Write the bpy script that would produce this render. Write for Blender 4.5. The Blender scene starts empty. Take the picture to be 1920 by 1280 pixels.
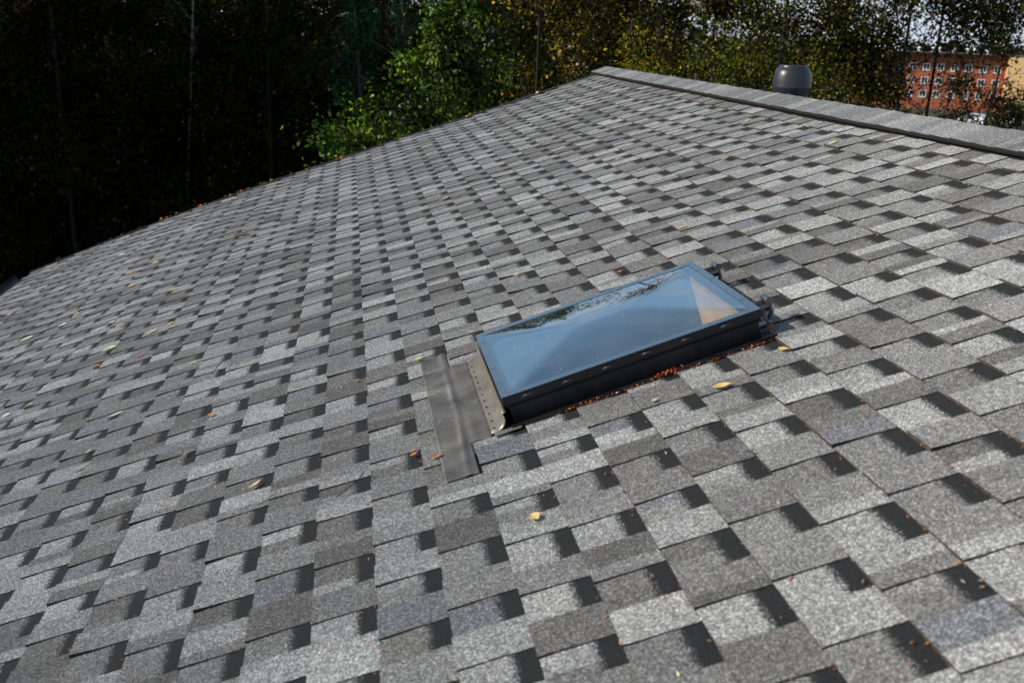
import bpy, math, random
import numpy as np
from mathutils import Matrix, Vector

# ------------------------------------------------------------------ camera, sky, sun
sc = bpy.context.scene
C = sc.collection
E = 0.144                      # exposed height of one shingle course, metres
TH = 0.33407                   # roof pitch
cam_d = bpy.data.cameras.new('camera')
cam = bpy.data.objects.new('camera', cam_d)
C.objects.link(cam)
R3 = Matrix(((0.98743, 0.011659, -0.157626), (-0.153915, 0.297736, -0.942159), (0.035946, 0.954577, 0.295788)))
M = R3.to_4x4()
M.translation = Vector((-0.36002, 0.0, 1.0373))
cam.matrix_world = M
cam_d.sensor_width = 36.0
cam_d.lens = 36.0 * 1867.0 / 1920.0
cam_d.clip_start = 0.05
cam_d.clip_end = 3000
cam_d.dof.use_dof = True
cam_d.dof.focus_distance = 4.2
cam_d.dof.aperture_fstop = 4.8
sc.camera = cam

SUN_EL = math.radians(28.0)
SUN_AZ = math.radians(-85.0)   # from +Y towards +X
world = bpy.data.worlds.new('World')
sc.world = world
world.use_nodes = True
wn = world.node_tree.nodes
wl = world.node_tree.links
wn.clear()
wo = wn.new('ShaderNodeOutputWorld')
bg = wn.new('ShaderNodeBackground')
bg.inputs['Strength'].default_value = 0.10
sky = wn.new('ShaderNodeTexSky')
sky.sky_type = 'NISHITA'
sky.sun_disc = False
sky.sun_elevation = SUN_EL
sky.sun_rotation = SUN_AZ
sky.air_density = 1.0
sky.dust_density = 0.6
tc = wn.new('ShaderNodeTexCoord')
mp = wn.new('ShaderNodeMapping')
mp.inputs['Scale'].default_value = (1.2, 1.2, 4.5)
cn = wn.new('ShaderNodeTexNoise')
cn.inputs['Scale'].default_value = 2.1
cn.inputs['Detail'].default_value = 9
cn.inputs['Roughness'].default_value = 0.58
cr = wn.new('ShaderNodeValToRGB')
cr.color_ramp.elements[0].position = 0.50
cr.color_ramp.elements[1].position = 0.68
mx = wn.new('ShaderNodeMix')
mx.data_type = 'RGBA'
mx.inputs[7].default_value = (8.0, 8.2, 8.6, 1)
wl.new(tc.outputs['Generated'], mp.inputs['Vector'])
wl.new(mp.outputs[0], cn.inputs['Vector'])
wl.new(cn.outputs['Fac'], cr.inputs['Fac'])
mul = wn.new('ShaderNodeMath')
mul.operation = 'MULTIPLY'
mul.inputs[1].default_value = 0.8
wl.new(cr.outputs['Color'], mul.inputs[0])
wl.new(mul.outputs[0], mx.inputs[0])
# pale bright air just above the horizon
sx = wn.new('ShaderNodeSeparateXYZ'); wl.new(tc.outputs['Generated'], sx.inputs[0])
hz = wn.new('ShaderNodeMapRange'); hz.interpolation_type = 'SMOOTHSTEP'
hz.inputs['From Min'].default_value = 0.30; hz.inputs['From Max'].default_value = 0.95
hz.inputs['To Min'].default_value = 0.85; hz.inputs['To Max'].default_value = 0.0
wl.new(sx.outputs['Z'], hz.inputs['Value'])
hr = wn.new('ShaderNodeMapRange'); hr.interpolation_type = 'SMOOTHSTEP'
hr.inputs['From Min'].default_value = 0.0; hr.inputs['From Max'].default_value = 0.32
wl.new(sx.outputs['Z'], hr.inputs['Value'])
hc = wn.new('ShaderNodeMix'); hc.data_type = 'RGBA'
hc.inputs[6].default_value = (6.2, 7.3, 8.8, 1); hc.inputs[7].default_value = (3.4, 5.6, 8.0, 1)
wl.new(hr.outputs[0], hc.inputs[0])
mh = wn.new('ShaderNodeMix'); mh.data_type = 'RGBA'
wl.new(hc.outputs[2], mh.inputs[7])
wl.new(hz.outputs[0], mh.inputs[0]); wl.new(sky.outputs[0], mh.inputs[6]); wl.new(mh.outputs[2], mx.inputs[6])
wl.new(mx.outputs[2], bg.inputs['Color'])
wl.new(bg.outputs[0], wo.inputs['Surface'])

sd = bpy.data.lights.new('sun', 'SUN')
sd.energy = 4.7
sd.angle = math.radians(0.55)
sd.color = (1.0, 0.935, 0.85)
sun = bpy.data.objects.new('sun', sd)
C.objects.link(sun)
sdir = Vector((math.sin(SUN_AZ) * math.cos(SUN_EL), math.cos(SUN_AZ) * math.cos(SUN_EL), math.sin(SUN_EL)))
sun.rotation_euler = sdir.to_track_quat('Z', 'Y').to_euler()
sun.location = sdir * 60

sc.view_settings.view_transform = 'Standard'
sc.view_settings.look = 'None'
sc.view_settings.exposure = 0.0
sc.view_settings.gamma = 1.0

rnd = random.Random(7)

# ------------------------------------------------------------------ helpers
WORLD = {}
def place(o, parent=None, world=None):
    """parent the object and give it a world matrix (None: sits at the parent's own origin)"""
    pw = WORLD.get(parent.name, Matrix.Identity(4)) if parent else Matrix.Identity(4)
    w = pw.copy() if world is None else world
    if parent: o.parent = parent
    o.matrix_basis = pw.inverted() @ w
    WORLD[o.name] = w.copy()

class MB:
    """collects polygons, builds ONE mesh object"""
    def __init__(s):
        s.v = []; s.f = []; s.m = []; s.tone = []; s.band = {}; s.sm = []
    def face(s, pts, mat=0, tone=None, band=None, smooth=False):
        i0 = len(s.v)
        s.v.extend([tuple(p) for p in pts])
        n = len(pts)
        s.f.append(tuple(range(i0, i0 + n)))
        s.m.append(mat); s.sm.append(smooth)
        if tone is None: tone = (0.1, 0.1, 0.1)
        if isinstance(tone[0], (tuple, list)): s.tone.append(list(tone))
        else: s.tone.append([tone] * n)
        if band is not None:
            for j, b in enumerate(band): s.band[i0 + j] = b
    def box(s, a0, a1, b0, b1, h0, h1, mat=0):
        p = [(a0,b0,h0),(a1,b0,h0),(a1,b1,h0),(a0,b1,h0),(a0,b0,h1),(a1,b0,h1),(a1,b1,h1),(a0,b1,h1)]
        i0 = len(s.v); s.v.extend(p)
        for q in ((0,3,2,1),(4,5,6,7),(0,1,5,4),(1,2,6,5),(2,3,7,6),(3,0,4,7)):
            s.f.append(tuple(i0 + k for k in q)); s.m.append(mat); s.sm.append(False); s.tone.append([(0.1,0.1,0.1)]*4)
    def tube(s, pts, rads, n=8, mat=0, cap=True, smooth=True):
        pts = [Vector(p) for p in pts]
        rings = []
        for i, p in enumerate(pts):
            d = (pts[min(i+1, len(pts)-1)] - pts[max(i-1, 0)]).normalized()
            u = d.orthogonal().normalized() if i == 0 else (u0 - d * u0.dot(d)).normalized()
            u0 = u
            w = d.cross(u)
            i0 = len(s.v)
            for k in range(n):
                t = 2*math.pi*k/n
                s.v.append(tuple(p + (u*math.cos(t) + w*math.sin(t)) * rads[i]))
            rings.append(i0)
        for i in range(len(rings)-1):
            for k in range(n):
                s.f.append((rings[i]+k, rings[i]+(k+1)%n, rings[i+1]+(k+1)%n, rings[i+1]+k))
                s.m.append(mat); s.sm.append(smooth); s.tone.append([(0.1,0.1,0.1)]*4)
        if cap:
            for r, rev in ((rings[0], True), (rings[-1], False)):
                q = [r+k for k in range(n)]
                if rev: q.reverse()
                s.f.append(tuple(q)); s.m.append(mat); s.sm.append(False); s.tone.append([(0.1,0.1,0.1)]*n)
    def lathe(s, prof, n=32, mat=0, o=(0,0,0)):
        i0 = len(s.v)
        for r, z in prof:
            for k in range(n):
                t = 2*math.pi*k/n
                s.v.append((o[0]+r*math.cos(t), o[1]+r*math.sin(t), o[2]+z))
        for i in range(len(prof)-1):
            for k in range(n):
                s.f.append((i0+i*n+k, i0+i*n+(k+1)%n, i0+(i+1)*n+(k+1)%n, i0+(i+1)*n+k))
                s.m.append(mat); s.sm.append(True); s.tone.append([(0.1,0.1,0.1)]*4)
    def grid(s, P, mat=0, smooth=True, tone=None):
        """P[i][j] points"""
        i0 = len(s.v); nj = len(P[0])
        for row in P: s.v.extend([tuple(p) for p in row])
        for i in range(len(P)-1):
            for j in range(nj-1):
                s.f.append((i0+i*nj+j, i0+(i+1)*nj+j, i0+(i+1)*nj+j+1, i0+i*nj+j+1))
                s.m.append(mat); s.sm.append(smooth); s.tone.append([tone or (0.1,0.1,0.1)]*4)
    def build(s, name, mats, parent=None, world=None, bevel=0, tones=False, solid=0):
        me = bpy.data.meshes.new(name)
        me.from_pydata(s.v, [], s.f)
        if not isinstance(mats, (list, tuple)): mats = [mats]
        for m in mats: me.materials.append(m)
        me.polygons.foreach_set('material_index', s.m)
        me.polygons.foreach_set('use_smooth', s.sm)
        if tones:
            at = me.color_attributes.new('tone', 'FLOAT_COLOR', 'CORNER')
            buf = []
            for t in s.tone:
                for c in t: buf.extend((c[0], c[1], c[2], 1.0))
            at.data.foreach_set('color', buf)
            ab = me.attributes.new('band', 'FLOAT', 'POINT')
            bb = [0.0]*len(s.v)
            for k, v in s.band.items(): bb[k] = v
            ab.data.foreach_set('value', bb)
        me.update()
        o = bpy.data.objects.new(name, me)
        C.objects.link(o)
        place(o, parent, world)
        if bevel:
            md = o.modifiers.new('bevel', 'BEVEL'); md.width = bevel; md.segments = 2; md.limit_method = 'ANGLE'
        if solid:
            md = o.modifiers.new('solid', 'SOLIDIFY'); md.thickness = solid
        return o

def thing(o, label, cat, group=None, kind=None):
    if label: o['label'] = label
    if cat: o['category'] = cat
    if group: o['group'] = group
    if kind: o['kind'] = kind
    return o
def empty(name, loc=(0,0,0)):
    o = bpy.data.objects.new(name, None); C.objects.link(o); o.location = loc
    o.empty_display_size = 0.2
    WORLD[o.name] = Matrix.Translation(loc)
    return o

def mat(name):
    m = bpy.data.materials.new(name); m.use_nodes = True
    nt = m.node_tree; nt.nodes.clear()
    out = nt.nodes.new('ShaderNodeOutputMaterial')
    return m, nt.nodes, nt.links, out
def simple(name, col, rough=0.5, metal=0.0, noise=0.0, nscale=40, coat=0.0, ior=1.5, bump=0.0, bscale=200):
    m, n, l, out = mat(name)
    p = n.new('ShaderNodeBsdfPrincipled')
    p.inputs['Roughness'].default_value = rough
    p.inputs['Metallic'].default_value = metal
    p.inputs['IOR'].default_value = ior
    p.inputs['Coat Weight'].default_value = coat
    t = n.new('ShaderNodeTexCoord')
    if noise:
        nz = n.new('ShaderNodeTexNoise'); nz.inputs['Scale'].default_value = nscale; nz.inputs['Detail'].default_value = 6
        l.new(t.outputs['Object'], nz.inputs['Vector'])
        r = n.new('ShaderNodeMapRange')
        r.inputs['From Min'].default_value = 0.3; r.inputs['From Max'].default_value = 0.7
        r.inputs['To Min'].default_value = 1 - noise; r.inputs['To Max'].default_value = 1 + noise
        l.new(nz.outputs['Fac'], r.inputs['Value'])
        v = n.new('ShaderNodeVectorMath'); v.operation = 'SCALE'
        v.inputs[0].default_value = col
        l.new(r.outputs[0], v.inputs['Scale'])
        l.new(v.outputs[0], p.inputs['Base Color'])
        rr = n.new('ShaderNodeMapRange')
        rr.inputs['From Min'].default_value = 0.3; rr.inputs['From Max'].default_value = 0.7
        rr.inputs['To Min'].default_value = max(0.02, rough - noise*0.25); rr.inputs['To Max'].default_value = min(1, rough + noise*0.25)
        l.new(nz.outputs['Fac'], rr.inputs['Value']); l.new(rr.outputs[0], p.inputs['Roughness'])
    else:
        p.inputs['Base Color'].default_value = (*col, 1)
    if bump:
        nb = n.new('ShaderNodeTexNoise'); nb.inputs['Scale'].default_value = bscale
        l.new(t.outputs['Object'], nb.inputs['Vector'])
        b = n.new('ShaderNodeBump'); b.inputs['Strength'].default_value = bump; b.inputs['Distance'].default_value = 0.002
        l.new(nb.outputs['Fac'], b.inputs['Height']); l.new(b.outputs[0], p.inputs['Normal'])
    l.new(p.outputs[0], out.inputs['Surface'])
    return m

def shingle_mat():
    m, n, l, out = mat('granule_shingle')
    p = n.new('ShaderNodeBsdfPrincipled')
    p.inputs['Roughness'].default_value = 0.88
    p.inputs['Diffuse Roughness'].default_value = 1.0
    p.inputs['Specular IOR Level'].default_value = 0.3
    t = n.new('ShaderNodeTexCoord')
    tone = n.new('ShaderNodeAttribute'); tone.attribute_name = 'tone'
    band = n.new('ShaderNodeAttribute'); band.attribute_name = 'band'
    # granules
    vo = n.new('ShaderNodeTexVoronoi'); vo.inputs['Scale'].default_value = 430
    l.new(t.outputs['Object'], vo.inputs['Vector'])
    sep = n.new('ShaderNodeSeparateColor'); l.new(vo.outputs['Color'], sep.inputs[0])
    ramp = n.new('ShaderNodeValToRGB')
    e = ramp.color_ramp.elements
    e[0].position = 0.0; e[0].color = (0.36, 0.36, 0.36, 1)
    e[1].position = 1.0; e[1].color = (2.5, 2.45, 2.4, 1)
    for ps, c in ((0.35, 0.58), (0.62, 0.95), (0.84, 1.45), (0.93, 1.9)):
        q = ramp.color_ramp.elements.new(ps); q.color = (c, c, c, 1)
    l.new(sep.outputs[0], ramp.inputs['Fac'])
    # mid-size clumps
    nz = n.new('ShaderNodeTexNoise'); nz.inputs['Scale'].default_value = 90; nz.inputs['Detail'].default_value = 4; nz.inputs['Roughness'].default_value = 0.7
    l.new(t.outputs['Object'], nz.inputs['Vector'])
    nr = n.new('ShaderNodeMapRange'); nr.inputs['From Min'].default_value = 0.3; nr.inputs['From Max'].default_value = 0.7
    nr.inputs['To Min'].default_value = 0.72; nr.inputs['To Max'].default_value = 1.28
    l.new(nz.outputs['Fac'], nr.inputs['Value'])
    # broad weathering
    nw = n.new('ShaderNodeTexNoise'); nw.inputs['Scale'].default_value = 1.6; nw.inputs['Detail'].default_value = 5
    wm = n.new('ShaderNodeMapping'); wm.inputs['Scale'].default_value = (0.7, 2.6, 1.0)
    l.new(t.outputs['Object'], wm.inputs['Vector']); l.new(wm.outputs[0], nw.inputs['Vector'])
    wr = n.new('ShaderNodeMapRange'); wr.inputs['From Min'].default_value = 0.3; wr.inputs['From Max'].default_value = 0.7
    wr.inputs['To Min'].default_value = 0.84; wr.inputs['To Max'].default_value = 1.12
    l.new(nw.outputs['Fac'], wr.inputs['Value'])
    # tone * granules
    v1 = n.new('ShaderNodeVectorMath'); v1.operation = 'MULTIPLY'
    l.new(tone.outputs['Color'], v1.inputs[0]); l.new(ramp.outputs['Color'], v1.inputs[1])
    v2 = n.new('ShaderNodeVectorMath'); v2.operation = 'SCALE'
    l.new(v1.outputs[0], v2.inputs[0]); l.new(nr.outputs[0], v2.inputs['Scale'])
    v3 = n.new('ShaderNodeVectorMath'); v3.operation = 'SCALE'
    l.new(v2.outputs[0], v3.inputs[0]); l.new(wr.outputs[0], v3.inputs['Scale'])
    # blend in the dark granule band with a grainy edge
    ad = n.new('ShaderNodeMath'); ad.operation = 'MULTIPLY_ADD'
    l.new(sep.outputs[1], ad.inputs[0]); ad.inputs[1].default_value = 0.13
    l.new(band.outputs['Fac'], ad.inputs[2])
    ad2 = n.new('ShaderNodeMath'); ad2.operation = 'MULTIPLY_ADD'
    l.new(nz.outputs['Fac'], ad2.inputs[0]); ad2.inputs[1].default_value = 0.10
    l.new(ad.outputs[0], ad2.inputs[2])
    br = n.new('ShaderNodeMapRange'); br.interpolation_type = 'SMOOTHSTEP'
    br.inputs['From Min'].default_value = 0.75; br.inputs['From Max'].default_value = 0.84
    l.new(ad2.outputs[0], br.inputs['Value'])
    dk = n.new('ShaderNodeVectorMath'); dk.operation = 'SCALE'
    dk.inputs[0].default_value = (0.018, 0.018, 0.018)
    dr = n.new('ShaderNodeMapRange'); dr.inputs['To Min'].default_value = 0.6; dr.inputs['To Max'].default_value = 1.5
    l.new(sep.outputs[2], dr.inputs['Value']); l.new(dr.outputs[0], dk.inputs['Scale'])
    mxx = n.new('ShaderNodeMix'); mxx.data_type = 'RGBA'
    l.new(br.outputs[0], mxx.inputs[0]); l.new(v3.outputs[0], mxx.inputs[6]); l.new(dk.outputs[0], mxx.inputs[7])
    l.new(mxx.outputs[2], p.inputs['Base Color'])
    bm = n.new('ShaderNodeBump'); bm.inputs['Strength'].default_value = 0.55; bm.inputs['Distance'].default_value = 0.0012
    vd = n.new('ShaderNodeMath'); vd.operation = 'SUBTRACT'; vd.inputs[0].default_value = 1.0
    l.new(vo.outputs['Distance'], vd.inputs[1]); l.new(vd.outputs[0], bm.inputs['Height'])
    l.new(bm.outputs[0], p.inputs['Normal'])
    l.new(p.outputs[0], out.inputs['Surface'])
    return m

def leaf_mat(name, trans=0.45, gloss=0.015, attr='lc'):
    m, n, l, out = mat(name)
    a = n.new('ShaderNodeAttribute'); a.attribute_name = attr
    d = n.new('ShaderNodeBsdfDiffuse'); tr = n.new('ShaderNodeBsdfTranslucent'); g = n.new('ShaderNodeBsdfGlossy')
    g.inputs['Roughness'].default_value = 0.35
    l.new(a.outputs['Color'], d.inputs['Color'])
    sc_ = n.new('ShaderNodeVectorMath'); sc_.operation = 'MULTIPLY'; sc_.inputs[1].default_value = (1.5, 1.6, 0.6)
    l.new(a.outputs['Color'], sc_.inputs[0]); l.new(sc_.outputs[0], tr.inputs['Color'])
    m1 = n.new('ShaderNodeMixShader'); m1.inputs[0].default_value = trans
    l.new(d.outputs[0], m1.inputs[1]); l.new(tr.outputs[0], m1.inputs[2])
    m2 = n.new('ShaderNodeMixShader'); m2.inputs[0].default_value = gloss
    l.new(m1.outputs[0], m2.inputs[1]); l.new(g.outputs[0], m2.inputs[2])
    l.new(m2.outputs[0], out.inputs['Surface'])
    return m

def glass_mat(name, ior, dust):
    m, n, l, out = mat(name)
    tr = n.new('ShaderNodeBsdfTransparent'); tr.inputs['Color'].default_value = (0.94, 0.97, 0.98, 1)
    g = n.new('ShaderNodeBsdfGlossy'); g.inputs['Roughness'].default_value = 0.015; g.inputs['Color'].default_value = (0.80, 0.92, 1.0, 1)
    lw = n.new('ShaderNodeLayerWeight'); lw.inputs['Blend'].default_value = 0.5      # same reflectance from either side of the sheet
    pw = n.new('ShaderNodeMath'); pw.operation = 'POWER'; pw.inputs[1].default_value = 3.0
    l.new(lw.outputs['Facing'], pw.inputs[0])
    f = n.new('ShaderNodeMath'); f.operation = 'MULTIPLY_ADD'; f.inputs[1].default_value = 1 - ior; f.inputs[2].default_value = ior
    l.new(pw.outputs[0], f.inputs[0])
    t = n.new('ShaderNodeTexCoord')
    nz = n.new('ShaderNodeTexNoise'); nz.inputs['Scale'].default_value = 3.5; nz.inputs['Detail'].default_value = 1
    l.new(t.outputs['Object'], nz.inputs['Vector'])
    b = n.new('ShaderNodeBump'); b.inputs['Strength'].default_value = 0.08; b.inputs['Distance'].default_value = 0.01
    l.new(nz.outputs['Fac'], b.inputs['Height']); l.new(b.outputs[0], g.inputs['Normal'])
    # a film of dust and specks
    du = n.new('ShaderNodeBsdfDiffuse'); du.inputs['Color'].default_value = (0.42, 0.42, 0.40, 1)
    dn = n.new('ShaderNodeTexNoise'); dn.inputs['Scale'].default_value = 9; dn.inputs['Detail'].default_value = 8
    l.new(t.outputs['Object'], dn.inputs['Vector'])
    dr = n.new('ShaderNodeMapRange'); dr.inputs['From Min'].default_value = 0.35; dr.inputs['From Max'].default_value = 0.75
    dr.inputs['To Min'].default_value = 0.01*dust; dr.inputs['To Max'].default_value = 0.07*dust
    l.new(dn.outputs['Fac'], dr.inputs['Value'])
    vo = n.new('ShaderNodeTexVoronoi'); vo.inputs['Scale'].default_value = 26
    l.new(t.outputs['Object'], vo.inputs['Vector'])
    lt = n.new('ShaderNodeMath'); lt.operation = 'LESS_THAN'; lt.inputs[1].default_value = 0.055
    l.new(vo.outputs['Distance'], lt.inputs[0])
    sp = n.new('ShaderNodeMath'); sp.operation = 'MULTIPLY_ADD'; sp.inputs[1].default_value = 0.6*dust
    l.new(lt.outputs[0], sp.inputs[0]); l.new(dr.outputs[0], sp.inputs[2])
    m1 = n.new('ShaderNodeMixShader'); l.new(f.outputs[0], m1.inputs[0])
    l.new(tr.outputs[0], m1.inputs[1]); l.new(g.outputs[0], m1.inputs[2])
    m2 = n.new('ShaderNodeMixShader'); l.new(sp.outputs[0], m2.inputs[0])
    l.new(m1.outputs[0], m2.inputs[1]); l.new(du.outputs[0], m2.inputs[2])
    l.new(m2.outputs[0], out.inputs['Surface'])
    return m

M_SH = shingle_mat()
M_DOME = glass_mat('acrylic_dome', 0.19, 1.0)
M_DOME_IN = glass_mat('acrylic_inner_dome', 0.03, 0.3)
M_BLACK = simple('black_painted_metal', (0.012, 0.012, 0.014), 0.42, noise=0.3, nscale=30)
M_LID = simple('black_gloss_flange', (0.018, 0.022, 0.027), 0.10, coat=0.9, ior=2.2, noise=0.3, nscale=60)
M_VENTSTRIP = simple('black_vent_plastic', (0.005, 0.005, 0.006), 0.95, bump=0.8, bscale=300)
M_TAUPE = simple('taupe_flashing', (0.20, 0.18, 0.145), 0.42, metal=0.35, noise=0.18, nscale=18)
M_LEAD = simple('pleated_grey_flashing', (0.15, 0.138, 0.122), 0.36, metal=0.35, noise=0.35, nscale=11)
M_HOOD = simple('dark_grey_plastic', (0.026, 0.027, 0.031), 0.36, noise=0.12, nscale=9)
M_STEEL = simple('dull_steel', (0.16, 0.155, 0.15), 0.38, metal=0.8, noise=0.3)
M_RUST = simple('rusty_screw', (0.16, 0.045, 0.018), 0.6, noise=0.4)
M_PINE_W = simple('pine_board', (0.92, 0.46, 0.13), 0.55, noise=0.12, nscale=14)
M_LINING = simple('darkened_shaft_lining', (0.10, 0.17, 0.24), 0.6)  # white lining darkened to blue in its colour, deepening contrast under the dome
M_BARKD = simple('shade_dark_bark', (0.008, 0.007, 0.006), 0.9, noise=0.5, nscale=9)  # near black so trunks sink into shade; the shade is in the bark colour
M_BARK = simple('grey_brown_bark', (0.055, 0.045, 0.036), 0.9, noise=0.5, nscale=9, bump=0.6, bscale=30)
M_DECK = simple('roof_deck', (0.03, 0.03, 0.03), 0.9)
M_WALLH = simple('painted_boards', (0.30, 0.26, 0.2), 0.7, noise=0.15, nscale=6)
M_LEAF = leaf_mat('foliage')
M_NEEDLE = leaf_mat('needles', 0.15, 0.01)
M_SHADE = leaf_mat('shaded_foliage', 0.3, 0.0)  # shaded copy of the foliage without gloss; the shade sits in its palette
M_FALLEN = leaf_mat('fallen_leaf_skin', 0.12, 0.06)
M_BITS = leaf_mat('litter_bits', 0.10, 0.03)
def birch_bark():
    m, n, l, out = mat('birch_bark')
    p = n.new('ShaderNodeBsdfPrincipled'); p.inputs['Roughness'].default_value = 0.8
    t = n.new('ShaderNodeTexCoord'); mp_ = n.new('ShaderNodeMapping'); mp_.inputs['Scale'].default_value = (6, 6, 22)
    l.new(t.outputs['Object'], mp_.inputs['Vector'])
    nz = n.new('ShaderNodeTexNoise'); nz.inputs['Scale'].default_value = 1.0; nz.inputs['Detail'].default_value = 5
    l.new(mp_.outputs[0], nz.inputs['Vector'])
    r = n.new('ShaderNodeValToRGB'); r.color_ramp.elements[0].position = 0.42; r.color_ramp.elements[0].color = (0.03, 0.027, 0.024, 1)
    r.color_ramp.elements[1].position = 0.54; r.color_ramp.elements[1].color = (0.22, 0.20, 0.17, 1)
    l.new(nz.outputs['Fac'], r.inputs['Fac']); l.new(r.outputs[0], p.inputs['Base Color']); l.new(p.outputs[0], out.inputs['Surface'])
    return m
M_BIRCH = birch_bark()
def brick_mat():
    m, n, l, out = mat('red_brick')
    p = n.new('ShaderNodeBsdfPrincipled'); p.inputs['Roughness'].default_value = 0.85
    t = n.new('ShaderNodeTexCoord')
    mp_ = n.new('ShaderNodeMapping'); mp_.inputs['Rotation'].default_value = (math.pi/2, 0, 0)
    l.new(t.outputs['Object'], mp_.inputs['Vector'])
    b = n.new('ShaderNodeTexBrick'); b.inputs['Scale'].default_value = 3.5
    b.inputs['Color1'].default_value = (0.40, 0.10, 0.045, 1); b.inputs['Color2'].default_value = (0.33, 0.08, 0.035, 1); b.inputs['Mortar'].default_value = (0.3, 0.16, 0.1, 1)
    b.inputs['Mortar Size'].default_value = 0.015
    l.new(mp_.outputs[0], b.inputs['Vector']); l.new(b.outputs[0], p.inputs['Base Color']); l.new(p.outputs[0], out.inputs['Surface'])
    return m
M_BRICK = brick_mat()
M_YELLOW = simple('yellow_render', (0.80, 0.50, 0.22), 0.8, noise=0.05, nscale=0.5)
M_WFRAME = simple('white_window_frame', (0.75, 0.75, 0.72), 0.5)
M_PANE = simple('window_pane', (0.02, 0.03, 0.035), 0.08)
M_ROOFING = simple('flat_roofing', (0.10, 0.10, 0.10), 0.8, noise=0.2, nscale=1)
M_CARW = simple('white_car_paint', (0.75, 0.76, 0.77), 0.25, coat=0.8)
M_TYRE = simple('tyre_rubber', (0.02, 0.02, 0.02), 0.8)
M_RIM = simple('wheel_rim', (0.4, 0.4, 0.42), 0.3, metal=0.8)
M_LAMP = simple('tail_lamp', (0.35, 0.02, 0.02), 0.2)
def ground_mat():
    m, n, l, out = mat('ground_cover')
    p = n.new('ShaderNodeBsdfPrincipled'); p.inputs['Roughness'].default_value = 0.95
    t = n.new('ShaderNodeTexCoord')
    nz = n.new('ShaderNodeTexNoise'); nz.inputs['Scale'].default_value = 0.35; nz.inputs['Detail'].default_value = 10
    l.new(t.outputs['Object'], nz.inputs['Vector'])
    r = n.new('ShaderNodeValToRGB')
    r.color_ramp.elements[0].position = 0.35; r.color_ramp.elements[0].color = (0.030, 0.022, 0.012, 1)
    r.color_ramp.elements[1].position = 0.65; r.color_ramp.elements[1].color = (0.035, 0.055, 0.018, 1)
    l.new(nz.outputs['Fac'], r.inputs['Fac']); l.new(r.outputs[0], p.inputs['Base Color']); l.new(p.outputs[0], out.inputs['Surface'])
    return m
M_GROUND = ground_mat()
M_ASPH = simple('asphalt', (0.05, 0.05, 0.052), 0.9, noise=0.2, nscale=3)

# ------------------------------------------------------------------ roof frame of reference
ct, st = math.cos(TH), math.sin(TH)
ROOF = Matrix(((ct, 0, -st, 0), (0, 1, 0, 0), (st, 0, ct, 0), (0, 0, 0, 1)))
APEX = 15.25
ax, az = APEX*E*ct, APEX*E*st
ROOF_BACK = Matrix.Translation((2*ax, 0, 0)) @ Matrix.Rotation(math.pi, 4, 'Z') @ ROOF
BR = 66.35                      # rake (gable edge), in courses
A_EAVE = -24.31
def sag(a):
    return -0.50*E*((-5-a)/17.0)**2 if a < -5 else 0.0
def wob(a, b):
    return 0.0022*math.sin(a*0.9+b*0.31) + 0.0018*math.sin(b*0.67-a*0.4+1.3)
def rp(a, b, h):                # course units for a,b; metres for h
    return (a*E, b*E, h + sag(a) + wob(a, b))

house = empty('house', (ax, -2.0, -8.0))
thing(house, 'low pitched house roof of grey laminated shingles with a domed skylight', 'house')

TONES = {'light': (0.350, 0.345, 0.328), 'pale': (0.305, 0.302, 0.289), 'mid': (0.220, 0.215, 0.205), 'warm': (0.182, 0.175, 0.163),
         'dark': (0.146, 0.139, 0.130), 'blue': (0.188, 0.192, 0.199)}
def tone(r):
    k = r.choices(['light', 'pale', 'mid', 'warm', 'dark', 'blue'], [13, 18, 30, 19, 12, 8])[0]
    c = TONES[k]; f = r.uniform(0.9, 1.1)
    return (c[0]*f, c[1]*f, c[2]*f)

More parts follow.
